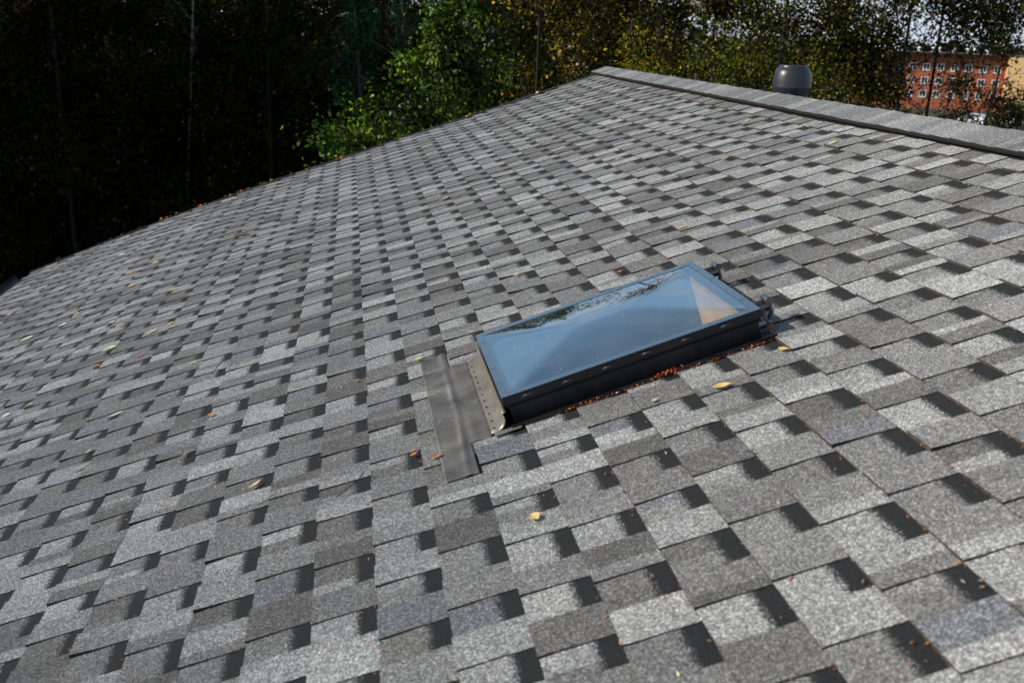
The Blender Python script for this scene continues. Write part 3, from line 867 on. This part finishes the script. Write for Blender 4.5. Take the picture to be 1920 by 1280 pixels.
# front trees that catch the sun
make_tree('pine_tree', 'blue green young pine between the dark forest and the bright green tree', 'tree', 0.42, 18.6, -8, 11.2, 1.3, 2.5, 60000, 0.12, PIN, [3, 2, 2], 21,
          limbs=60, droop=-0.2, up=0.25, needle=True, leafW=0.018, tight=0.13, trunk_r=0.072)
make_tree('pine_tree', 'smaller blue green pine top just right of the taller pine', 'tree', 1.20, 19.8, -8, 11.0, 1.1, 2.5, 32000, 0.12, PIN, [3, 2, 2], 22,
          limbs=54, droop=-0.2, up=0.25, needle=True, leafW=0.018, tight=0.13, trunk_r=0.072)
make_tree('alder_tree', 'bright green leafy tree catching the sun behind the far roof edge', 'tree', 0.85, 14.6, -8, 10.2, 1.75, 3.0, 56000, 0.066, GRN, [3, 2.4, 1.8, 4], 23, limbs=44, dens=220, up=0.5, tight=0.17, trunk_r=0.048)
make_tree('leafy_shrub', 'low dark green bush left of the bright green tree', 'tree', -0.50, 13.4, -8, 7.0, 1.15, 2.2, 16000, 0.060, GRN, [4, 2, 1, 4], 24, limbs=36, up=0.45, tight=0.2, trunk_r=0.036)
make_tree('birch_tree', 'yellow and brown birch right of the bright green tree', 'tree', 2.55, 17.2, -8, 12.5, 2.3, 3.5, 38000, 0.060, YEL, [2, 1.3, 2, 3, 6], 25, limbs=52, dens=140, tight=0.14, bark=M_BARKD, droop=0.5, up=0.55, trunk_r=0.03, lean=(0.02, 0))
make_tree('young_birch', 'small yellow birch top just above the ridge end', 'tree', 2.45, 11.6, -8, 9.25, 0.95, 5.4, 12000, 0.046, [(0.42, 0.31, 0.03), (0.26, 0.24, 0.03), (0.05, 0.05, 0.012)], [3, 2, 3], 26, limbs=30, bark=M_BARKD, up=0.6, trunk_r=0.030)
make_tree('alder_tree', 'dark green shrubby tree behind the middle of the ridge', 'tree', 3.85, 13.8, -8, 8.6, 1.5, 3.5, 15000, 0.060, GRN, [3, 2, 1, 5], 27, limbs=34, up=0.4, trunk_r=0.042)
make_tree('larch_tree', 'golden green drooping tree left of the vent hood', 'tree', 7.35, 18.0, -8, 13.5, 2.3, 3.5, 46000, 0.060, GOL, [2, 1.2, 3, 5], 28, limbs=46, dens=160, tight=0.15, bark=M_BARKD, droop=0.9, up=0.45, trunk_r=0.054, leafW=0.034)
make_tree('birch_tree', 'sparse birch with dark slanting limbs against the pale sky', 'tree', 9.9, 17.6, -8, 12.5, 3.3, 7.4, 46000, 0.072, OLV, [3, 1.5, 5, 1], 29, limbs=64, droop=0.15, up=0.85, trunk_r=0.036, lean=(0.05, 0.02), trunks=2, dens=150, tight=0.13, bark=M_BARKD)
make_tree('birch_tree', 'thin leaved birch behind the vent hood', 'tree', 8.4, 19.5, -8, 13.0, 2.4, 4.5, 40000, 0.072, OLV, [3, 1.5, 5, 1], 30, limbs=44, dens=150, tight=0.16, bark=M_BARKD, droop=0.4, up=0.7, trunk_r=0.060)
make_tree('rowan_tree', 'rusty brown rowan in front of the red brick building', 'tree', 12.75, 20.0, -8, 9.35, 2.1, 3.0, 14000, 0.075, RUS, [2, 2, 3, 3], 31, limbs=34, dens=150, tight=0.17, up=0.5, trunk_r=0.048)
make_tree('leafy_shrub', 'green bush at the right edge beyond the ridge', 'tree', 17.2, 24.5, -8, 8.3, 1.3, 3.0, 12000, 0.075, GRN, [3, 2, 1, 2], 32, limbs=30, up=0.45, trunk_r=0.042)
make_tree('alder_tree', 'dark tree between the golden birch and the drooping tree', 'tree', 5.3, 19.0, -8, 12.8, 2.4, 3.0, 34000, 0.070, SHD, [4, 3, 3, 1, 1], 33, limbs=40, dens=140, bark=M_BARKD, up=0.5, trunk_r=0.066)
make_tree('rowan_tree', 'dark rowan with orange leaves right of the vent hood', 'tree', 10.6, 24.0, -8, 9.6, 2.5, 3.0, 15000, 0.085, RUS+[(0.02, 0.035, 0.012)], [1, 1, 3, 3, 4], 34, limbs=36, bark=M_BARKD, up=0.45, trunk_r=0.054)

make_tree('alder_tree', 'olive green tree behind the drooping tree', 'tree', 7.7, 23.5, -8, 13.5, 2.4, 3.5, 30000, 0.070, OLV, [3, 1, 5, 0.6], 35, limbs=44, dens=150, bark=M_BARKD, up=0.5, trunk_r=0.06)
# dark forest on the left
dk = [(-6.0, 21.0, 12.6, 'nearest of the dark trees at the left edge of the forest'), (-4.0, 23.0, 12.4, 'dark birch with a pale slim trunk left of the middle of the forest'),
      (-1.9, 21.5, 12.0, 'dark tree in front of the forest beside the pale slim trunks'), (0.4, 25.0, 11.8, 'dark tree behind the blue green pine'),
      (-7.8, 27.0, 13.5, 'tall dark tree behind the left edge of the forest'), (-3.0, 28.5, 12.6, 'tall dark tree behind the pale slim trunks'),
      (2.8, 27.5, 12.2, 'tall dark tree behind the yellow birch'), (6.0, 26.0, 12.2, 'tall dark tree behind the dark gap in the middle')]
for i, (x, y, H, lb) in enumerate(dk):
    make_tree('birch_tree' if i in (1, 2) else 'alder_tree', lb, 'tree', x, y, -8, H, 2.7, 1.0, 26000, 0.095, SHD, [5, 4, 3, 0.35, 0.25], 50+i, limbs=46,
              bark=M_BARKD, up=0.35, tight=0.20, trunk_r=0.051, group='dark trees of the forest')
# the forest goes on to the left, outside the frame, and keeps those trees in shade
src = [o for o in C.objects if o.get('group') == 'dark trees of the forest']
extra = [(-9.2, 20.5), (-12.5, 19.8), (-8.2, 25.0), (-16.5, 20.5), (-11.5, 22.5), (-13.5, 27.0), (-10.5, 31.5), (-17.0, 24.0), (-18.5, 30.0), (-15.0, 35.0), (-22.5, 27.0), (-24.0, 34.0), (-5.5, 33.5), (0.5, 33.0), (5.5, 34.0), (-9.5, 38.0)]
names = ['first', 'second', 'third']
for i, (x, y) in enumerate(extra):
    s_ = src[i % len(src)]
    c = s_.copy(); C.objects.link(c); c.location = (x, y, -8.0); c.rotation_euler = (0, 0, 1.1*i+0.4); c.scale = (1.15, 1.15, 1.32) if x < -8 else (1.1, 1.1, 1.0)
    c['label'] = 'tall dark tree deep inside the shaded forest'
    c['group'] = 'trees deep inside the forest'
    for ch in list(s_.children):
        d = ch.copy(); C.objects.link(d); d.parent = c
# slim pale trunks
for i, (x, y, ln, lb) in enumerate(((-3.95, 22.0, 0.03, 'slim pale trunk leaning in the dark forest, left of the pair'), (-3.6, 23.5, -0.005, 'slim pale trunk upright in the dark forest, right of the pair'))):
    make_tree('bare_birch', lb, 'tree', x-ln*6, y, -8, 11.5, 0.8, 6.5, 500, 0.06, SHD, [3, 3, 2, 2, 1], 70+i, limbs=8, bark=M_BIRCH, trunk_r=0.030, lean=(ln, 0), up=0.9)

# far woodland, one mass nobody could count
def wood(name, x0, x1, y0, y1, zt, n, size, seed, zb=-10):
    g = np.random.default_rng(seed)
    nt = int((x1-x0)*(y1-y0)/(size*size*30)) + 40
    cx = g.uniform(x0, x1, nt); cy = g.uniform(y0, y1, nt); ch = zt*g.uniform(0.75, 1.1, nt); cr = size*g.uniform(3.5, 6, nt)
    k = g.integers(0, nt, n)
    d = g.normal(size=(n, 3)); d /= np.linalg.norm(d, axis=1, keepdims=True); rr = g.uniform(0.6, 1.0, (n, 1))
    cen = np.stack([cx[k], cy[k], zb + 0.55*(ch[k]-zb)], 1) + d*rr*np.stack([cr[k], cr[k], 0.45*(ch[k]-zb)], 1)
    cols = pick(g, n, SHD, [5, 5, 3, 1, 0.5], 0.35)
    me = leaf_mesh(name, cen.astype(np.float32), size, size*0.7, cols, M_LEAF, seed=seed)
    return thing(obj_of(me, name), None, None, kind='stuff')
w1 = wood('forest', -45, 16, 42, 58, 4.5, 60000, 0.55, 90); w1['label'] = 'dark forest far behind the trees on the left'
w2 = wood('distant_woodland', 90, 330, 300, 330, 3.0, 26000, 2.2, 91, zb=-14); w2['label'] = 'far wooded horizon behind the brick building'
w3 = wood('undergrowth', 5, 30, 28, 44, -2.2, 26000, 0.30, 92, zb=-9); w3['label'] = 'dark undergrowth beyond the ridge on the right'

# ------------------------------------------------------------------ ground and road
mb = MB()
def gz(x, y):
    d = math.hypot(x, y)
    return -8.0 - 1.2*min(1, max(0, (d-60)/80)) - 3.0*min(1, max(0, (d-150)/60))
xs = [-1500, -400, -120, -60, -30, -10, 0, 10, 20, 40, 60, 80, 100, 120, 140, 160, 200, 300, 600, 1500]
ys = [-1500, -300, -60, -20, 0, 10, 20, 30, 45, 60, 80, 100, 120, 140, 160, 180, 200, 220, 300, 600, 2000]
mb.grid([[(x, y, gz(x, y)) for y in ys] for x in xs])
g_ = mb.build('ground', M_GROUND); thing(g_, None, None, kind='structure')
mb = MB()
mb.face([(60, 117, gz(60, 117)+0.3), (150, 100, gz(150, 100)+0.6), (155, 118, gz(155, 118)+0.9), (64, 136, gz(64, 136)+0.5)])
thing(mb.build('car_park', M_ASPH), None, None, kind='structure')

# ------------------------------------------------------------------ brick building
bx, by, bzg, bzt = 143.4, 209.1, -12.3, -0.1
ux, uy = -0.875, 0.484             # along the red front towards the left
Lb = 46.0
# local x runs along the front (0 at the corner, negative to the left), local -y faces the camera
xa = Vector((-ux, -uy, 0)); ya = Vector((uy, -ux, 0))
bm4 = Matrix(((xa.x, ya.x, 0, bx), (xa.y, ya.y, 0, by), (0, 0, 1, 0), (0, 0, 0, 1)))
bld = empty('apartment_building', (0, 0, 0)); bld.matrix_basis = bm4; WORLD[bld.name] = bm4.copy()
thing(bld, 'red brick apartment building with white windows and a yellow wing', 'building')
mb = MB(); mb.box(-Lb, 0.0, 0, 12, bzg, bzt); mb.build('brick_wall', M_BRICK, bld)
mb = MB(); mb.box(0.003, 14, -2.2, 12, bzg, bzt+0.15); mb.build('yellow_wing', M_YELLOW, bld)
mb = MB(); mb.box(-Lb-0.3, 14.3, -2.4, 12.3, bzt+0.152, bzt+0.40); mb.build('flat_roof', M_ROOFING, bld)
for i in range(14):
    x = -2.5 - i*2.95
    for j in range(4):
        z = bzt - 3.6 - j*2.95
        if z < bzg+0.5: continue
        mb = MB(); 
        for (p, q, r_, s_) in ((0, 1.5, 0, 0.14), (0, 1.5, 1.36, 1.5), (0, 0.14, 0.14, 1.36), (1.36, 1.5, 0.14, 1.36), (0.70, 0.80, 0.14, 1.36)):
            mb.box(x+p, x+q, -0.09, -0.004, z+r_, z+s_)
        mb.box(x-0.1, x+1.6, -0.16, -0.004, z-0.12, z-0.003)
        wn_ = mb.build('window', M_WFRAME, bld)
        mb = MB(); mb.box(x+0.14, x+1.36, -0.05, -0.003, z+0.14, z+1.36); mb.build('pane', M_PANE, wn_)
for i in range(15):
    mb = MB(); x = -1.2 - i*2.4 - (i % 3)*0.5
    mb.lathe([(0.30, 0.0), (0.30, 0.5), (0.55, 0.55), (0.5, 0.85), (0.25, 1.05), (0, 1.1)], 12, o=(x, 1.2, bzt+0.40))
    mb.build('roof_ventilator', M_WFRAME, bld)

# ------------------------------------------------------------------ white cars beyond the trees
def make_car(loc, rz, label):
    root = empty('parked_car', loc); root.rotation_euler = (0, 0, rz); thing(root, label, 'car', 'white cars parked beyond the trees')
    side = [(-2.15, 0.35), (-2.2, 0.75), (-2.05, 0.98), (-1.55, 1.05), (-0.95, 1.45), (0.35, 1.47), (0.95, 1.02), (1.85, 0.86), (2.15, 0.62), (2.15, 0.35)]
    mb = MB()
    def Y(z): return 0.86 if z < 1.06 else 0.86 - (z-1.06)*0.55
    for s in (-1, 1):
        pts = [(p[0], s*Y(p[1]), p[1]) for p in side]
        mb.face(pts if s == -1 else pts[::-1])
    for i in range(len(side)):
        p, q = side[i], side[(i+1) % len(side)]
        mb.face([(p[0], -Y(p[1]), p[1]), (p[0], Y(p[1]), p[1]), (q[0], Y(q[1]), q[1]), (q[0], -Y(q[1]), q[1])])
    mb.build('body', M_CARW, root, bevel=0.05)
    for s in (-1, 1):
        mb = MB(); yy = s*0.80
        mb.face([(-1.45, s*0.868, 1.07), (0.85, s*0.868, 1.07), (0.32, s*0.68, 1.41), (-0.92, s*0.68, 1.41)][::(1 if s == -1 else -1)])
        mb.build('side_window', M_PANE, root)
    mb = MB(); mb.face([(0.97, -0.78, 1.03), (0.97, 0.78, 1.03), (0.42, 0.62, 1.44), (0.42, -0.62, 1.44)]); mb.build('windscreen', M_PANE, root)
    for sx in (-1.35, 1.35):
        for s in (-1, 1):
            mb = MB(); mb.tube([(sx, s*0.70, 0.32), (sx, s*0.89, 0.32)], [0.32, 0.32], 20); wh = mb.build('wheel', M_TYRE, root)
            mb = MB(); mb.tube([(sx, s*0.80, 0.32), (sx, s*0.90, 0.32)], [0.2, 0.18], 14); mb.build('rim', M_RIM, wh)
    for s in (-1, 1):
        mb = MB(); mb.box(-2.215, -2.10, s*0.7-0.12, s*0.7+0.12, 0.72, 0.92); mb.build('tail_light', M_LAMP, root)
        mb = MB(); mb.box(2.03, 2.165, s*0.66-0.14, s*0.66+0.14, 0.62, 0.74); mb.build('headlight', M_PANE, root)
    return root
for i, (x, y, rz, lb) in enumerate(((80.5, 122.5, 1.9, 'leftmost of the white cars parked beyond the trees'), (84.0, 121.0, 2.0, 'second white car from the left in the car park'),
                                    (87.3, 119.8, 1.95, 'third white car from the left in the car park'), (91.0, 117.0, 2.05, 'rightmost of the white cars parked beyond the trees'))):
    make_car((x, y, -8.35), rz, lb)

# ------------------------------------------------------------------ fallen leaves and twigs on the roof
def roof_h(a, b): return 0.0105 + sag(a) + wob(a, b)
def fallen(a, b, L, col, label, shape='oval', rz=0.0, seed=0):
    r = random.Random(seed)
    mb = MB(); n = 7
    wd = {'oval': 0.30, 'slim': 0.17, 'round': 0.42, 'scrap': 0.34}[shape]*L
    tw = r.uniform(-0.25, 0.25); cu = r.uniform(0.15, 0.5)
    P = []
    for i in range(n):
        t = i/(n-1); w_ = wd*math.sin(math.pi*min(1, t*0.94+0.04))**0.8
        row = []
        for j in (-1, -0.5, 0, 0.5, 1):
            x = (t-0.5)*L; y_ = j*w_
            z = abs(j)**1.5*w_*cu + 0.22*L*(t-0.5)**2*4*0.35 + tw*y_*(t-0.5)
            row.append((x, y_, z + 0.001))
        P.append(row)
    mb.grid(P)
    mb.tube([(L*0.5, 0, 0.001+0.08*L), (L*0.62, 0.02*L, 0.002), (L*0.78, 0.05*L, 0.003)], [0.0007, 0.0006, 0.0005], 4)
    me_o = mb.build('fallen_leaf', M_FALLEN)
    me = me_o.data
    at = me.attributes.new('lc', 'FLOAT_COLOR', 'FACE')
    buf = []
    for p in me.polygons:
        f = r.uniform(0.8, 1.15); buf.extend((col[0]*f, col[1]*f, col[2]*f, 1))
    at.data.foreach_set('color', buf)
    me_o.matrix_basis = ROOF @ Matrix.Translation((a*E, b*E, roof_h(a, b))) @ Matrix.Rotation(rz, 4, 'Z')
    thing(me_o, label, 'leaf', 'fallen leaves on the roof')
    return me_o
YL, OR, PL, WH, GR, BRN, RD = (0.70, 0.48, 0.18), (0.52, 0.20, 0.05), (0.66, 0.50, 0.30), (0.72, 0.72, 0.62), (0.30, 0.34, 0.18), (0.16, 0.07, 0.03), (0.5, 0.07, 0.02)
LV = [(4.12, 15.63, .050, YL, 'large golden leaf right of the skylight and below it', 'oval', -0.3), (0.25, 13.52, .034, YL, 'yellow oval leaf beside a dark slot below the skylight', 'round', 1.9),
 (-4.67, 18.34, .050, PL, 'pale beige leaf on a dark tab left of the apron, near the bottom', 'slim', 0.7), (-9.34, 26.42, .062, WH, 'large whitish leaf in the left half of the roof', 'slim', 0.35),
 (-6.59, 21.43, .036, OR, 'small orange leaf below the large whitish leaf', 'slim', 0.9), (-6.27, 23.51, .028, OR, 'orange red leaf right of the large whitish leaf', 'round', 1.0),
 (-1.02, 22.49, .034, (0.55, 0.60, 0.15), 'yellow green leaf at the top corner of the pleated apron', 'oval', 0.1), (-1.46, 17.25, .026, OR, 'orange scrap of leaf on a dark slot left of the apron', 'scrap', 0.6),
 (-1.05, 16.8, .042, OR, 'slim orange leaf touching the lower left of the apron', 'slim', 0.3), (5.57, 16.29, .034, YL, 'yellow and orange leaf at the lower right corner of the skylight', 'oval', -1.0),
 (-16.98, 42.45, .085, WH, 'whitish leaf near the left edge of the roof, the larger one', 'oval', 0.4), (-15.42, 42.48, .065, WH, 'whitish leaf right of the larger whitish leaf on the left', 'oval', 0.5),
 (-12.83, 38.54, .055, WH, 'slim whitish leaf left of the paired leaves', 'slim', 0.9), (-11.8, 37.79, .060, PL, 'pale and orange leaf, left of a pair on the left slope', 'oval', 0.9),
 (-9.98, 34.86, .060, PL, 'pale leaf, right of a pair on the left slope', 'oval', 0.8), (-12.38, 38.9, .042, WH, 'tiny whitish leaf between two slim whitish leaves', 'oval', 0.1),
 (-15.09, 43.66, .050, PL, 'faint beige leaf above the whitish leaf on the left', 'oval', 0.4), (-13.75, 49.23, .070, OR, 'orange leaf high on the left slope', 'oval', 1.0),
 (-13.15, 45.71, .055, YL, 'small yellow leaf below the high orange leaf', 'oval', 0.4), (-10.23, 41.09, .065, YL, 'yellow leaf to the right on the upper left slope', 'slim', 0.2),
 (-9.36, 35.07, .050, YL, 'dull yellow leaf beside the pair of pale leaves', 'oval', 0.7), (-12.24, 57.34, .080, WH, 'white leaf close below the far roof edge', 'oval', 0.4),
 (-16.14, 57.0, .075, WH, 'white leaf close to the far roof edge, further left', 'oval', 0.0), (-11.45, 34.47, .075, (0.55, 0.6, 0.42), 'greenish white leaf on the left slope above the large whitish leaf', 'round', 0.3),
 (-12.78, 49.93, .050, YL, 'tiny yellow leaf right of the high orange leaf', 'round', 0.0), (-20.68, 51.13, .06, PL, 'small beige leaf at the far left end of the roof', 'oval', 0.0),
 (-13.85, 30.58, .045, WH, 'whitish leaf at the left edge of the picture', 'oval', 1.0), (-13.19, 30.76, .048, GR, 'green leaf at the left edge of the picture', 'oval', 0.3),
 (-9.81, 31.94, .048, OR, 'orange leaf above the large whitish leaf', 'slim', 0.8), (-11.42, 32.72, .030, OR, 'tiny orange leaf left of the orange leaf on the left slope', 'round', 0.0),
 (-7.59, 28.93, .045, (0.5, 0.5, 0.25), 'pale green leaf right of the large whitish leaf', 'slim', 0.2), (-9.5, 23.07, .058, GR, 'long green leaf below the large whitish leaf', 'slim', 0.3),
 (-9.53, 24.07, .040, (0.45, 0.48, 0.35), 'dull green leaf just above the long green leaf', 'slim', 0.9), (-2.55, 22.51, .022, OR, 'orange scrap by the edge of a course left of the apron', 'scrap', 0.3),
 (1.41, 40.94, .070, PL, 'pale leaf in the middle of the upper roof', 'slim', 0.3), (6.77, 25.72, .055, YL, 'long yellow leaf above the skylight', 'slim', 0.2),
 (10.35, 31.84, .045, YL, 'small yellow leaf on the upper right slope', 'slim', 0.0), (8.09, 37.42, .045, (0.5, 0.5, 0.25), 'small pale green leaf on the upper middle slope', 'oval', 0.3),
 (12.96, 36.44, .065, (0.6, 0.6, 0.3), 'pale leaf close below the ridge vent strip, left one', 'slim', 0.5), (12.86, 29.11, .050, (0.75, 0.68, 0.35), 'pale yellow leaf on a light tab below the ridge', 'oval', 0.2),
 (7.11, 26.64, .022, (0.12, 0.3, 0.05), 'tiny green leaf just above the long yellow leaf', 'scrap', 1.2), (2.17, 26.69, .030, PL, 'pale yellow leaf left of the top of the skylight', 'round', 0.5),
 (4.46, 23.87, .022, OR, 'tiny orange leaf just above the far side of the skylight', 'round', 0.5), (2.97, 15.99, .022, (0.5, 0.5, 0.35), 'small curled pale leaf below the skylight side', 'scrap', 0.4)]
for i, (a, b, L, col, lb, shp, rz) in enumerate(LV):
    fallen(a, b, L*0.92, col, lb, shp, rz, 300+i)
def twig(pts, label, r0=0.0016, col=M_BARK):
    mb = MB(); mb.tube([(a*E, b*E, roof_h(a, b) + 0.003 + h) for a, b, h in pts], [r0*(1-0.5*i/len(pts)) for i in range(len(pts))], 6)
    o = mb.build('twig', M_BARK, None, ROOF); thing(o, label, 'twig', 'twigs on the roof')
twig([(3.15, 14.50, 0), (3.28, 14.40, .004), (3.5, 14.35, .006), (3.72, 14.28, .002)], 'short brown twig on a dark slot right below the skylight')
twig([(-2.95, 16.5, 0), (-2.7, 16.65, .006), (-2.5, 16.75, .012), (-2.38, 16.95, .014), (-2.42, 17.1, .006)], 'curled brown twig left of the apron near the bottom')
twig([(-6.7, 27.0, 0), (-6.5, 27.5, .014), (-6.25, 27.6, .018), (-6.1, 27.2, .01), (-6.2, 26.8, .002)], 'curled thin twig in the left half of the roof')
twig([(-4.5, 17.3, 0), (-4.3, 17.35, .004), (-4.1, 17.5, .006)], 'short bent twig at the lower left of the roof', 0.0012)
twig([(1.7, 24.9, 0), (2.0, 24.8, .008), (2.3, 24.9, .01), (2.6, 24.8, .003)], 'thin dry twig left above the skylight', 0.0014)
# the little heap of brown leaves high on the left slope
for j, (da, db, rz) in enumerate(((0, 0, 0.2), (0.3, -0.2, 1.2), (-0.15, 0.5, 2.0))):
    fallen(-8.31+da, 48.95+db, 0.075, BRN, ('brown curled leaf in the small heap high on the left slope, lowest one', 'brown curled leaf in the small heap high on the left slope, right one', 'brown curled leaf in the small heap high on the left slope, top one')[j], 'oval', rz, 400+j)

# fine litter: needles and crumbs caught along the course edges, by the skylight and on the far edge
g = np.random.default_rng(5)
pts = []; cols = []; siz = []
PALB = np.array([(0.26, 0.12, 0.05), (0.40, 0.19, 0.07), (0.50, 0.17, 0.04), (0.14, 0.07, 0.035), (0.55, 0.42, 0.25)])
def add_bits(n, fa, fb, hz, w):
    for _ in range(n):
        a, b = fa(), fb(); pts.append((a*E, b*E, roof_h(a, b)+hz())); cols.append(PALB[g.choice(5, p=np.array(w)/sum(w))]*g.uniform(0.7, 1.2))
for k in range(25, 39):             # along the butt edges on the right
    a0 = A_EAVE + k
    n_ = int(130 + 190*max(0, (k-27)/12))
    for _ in range(n_):
        b = g.uniform(7, BR); a = a0 - abs(g.normal(0, 0.035)) - 0.004
        pts.append((a*E, b*E, 0.003 + g.uniform(0, 0.006) + wob(a, b))); cols.append(PALB[g.choice(5, p=[.4, .25, .1, .2, .05])]*g.uniform(0.6, 1.2))
for k in range(10, 25):
    a0 = A_EAVE + k
    for _ in range(45):
        b = g.uniform(8, BR); a = a0 - abs(g.normal(0, 0.03)) - 0.004
        pts.append((a*E, b*E, 0.003 + g.uniform(0, 0.006) + wob(a, b) + sag(a))); cols.append(PALB[g.choice(5, p=[.4, .25, .1, .2, .05])]*g.uniform(0.6, 1.2))
add_bits(1800, lambda: g.uniform(-8, 14), lambda: 7+abs(g.normal(0, 14)), lambda: -0.003, [4, 3, 1, 4, 1])
add_bits(500, lambda: 14.15-abs(g.normal(0, 0.08)), lambda: g.uniform(18, 66), lambda: -0.004, [4, 3, 1, 4, 1])
me = leaf_mesh('leaf_litter', np.array(pts, dtype=np.float32), 0.0085, 0.0032, np.array(cols), M_BITS, seed=3, nrm=g.normal(size=(len(pts), 3))*0.5+np.array([0, 0, 1]))
o = obj_of(me, 'leaf_litter'); o.matrix_basis = ROOF; thing(o, 'fine brown needles and crumbs caught along the shingle edges', 'litter', kind='stuff')
pts = []; cols = []
RB = np.array([(0.55, 0.10, 0.015), (0.62, 0.20, 0.03), (0.40, 0.05, 0.01), (0.65, 0.40, 0.06)])
for _ in range(170):
    a = g.uniform(1.3, 5.65); heap = 0.6 + 1.5*math.exp(-((a-3.5)/0.18)**2) + 0.8*math.exp(-((a-1.9)/0.3)**2)
    b = 16.93 - abs(g.normal(0, 0.028*heap))
    pts.append((a*E, b*E, 0.006 + g.uniform(0, 0.006)*heap + wob(a, b))); cols.append(RB[g.choice(4, p=[.4, .3, .2, .1])]*g.uniform(0.7, 1.2))
for _ in range(26):
    b = g.uniform(17, 21.2); a = 0.06 - abs(g.normal(0, 0.02)); pts.append((a*E, b*E, 0.009)); cols.append(PALB[g.integers(0, 3)])
for _ in range(34):
    a, b = 3.5 + g.normal(0, 0.12), 16.9 - abs(g.normal(0, 0.05)); pts.append((a*E, b*E, 0.014+g.uniform(0, 0.012))); cols.append(RB[0]*1.1)
me = leaf_mesh('leaf_litter', np.array(pts, dtype=np.float32), 0.0085, 0.0038, np.array(cols), M_BITS, seed=4)
o = obj_of(me, 'leaf_litter'); o.matrix_basis = ROOF; thing(o, 'red and orange needles piled along the lower side of the skylight', 'litter', kind='stuff')
pts = []; cols = []
for c_ in np.concatenate([g.uniform(-23, 13, 26), [-18.5, -15.2, -14.6, -13, -12, -11, -10.1, -8.4, -6.6, -6.0, -3.9, 4.2]]):
    m_ = g.integers(1, 6)
    for _ in range(m_):
        a = c_ + g.normal(0, 0.25); b = BR + 0.02 + g.normal(0, 0.12); pts.append((a*E, b*E, roof_h(a, b)+g.uniform(0, 0.02))); cols.append((RB[g.choice(4, p=[.25, .4, .05, .3])] if g.random() < 0.6 else PALB[0])*g.uniform(0.7, 1.1))
me = leaf_mesh('leaf_litter', np.array(pts, dtype=np.float32), 0.030, 0.018, np.array(cols), M_BITS, seed=6)
o = obj_of(me, 'leaf_litter'); o.matrix_basis = ROOF; thing(o, 'orange and brown leaf scraps caught along the far roof edge', 'litter', kind='stuff')
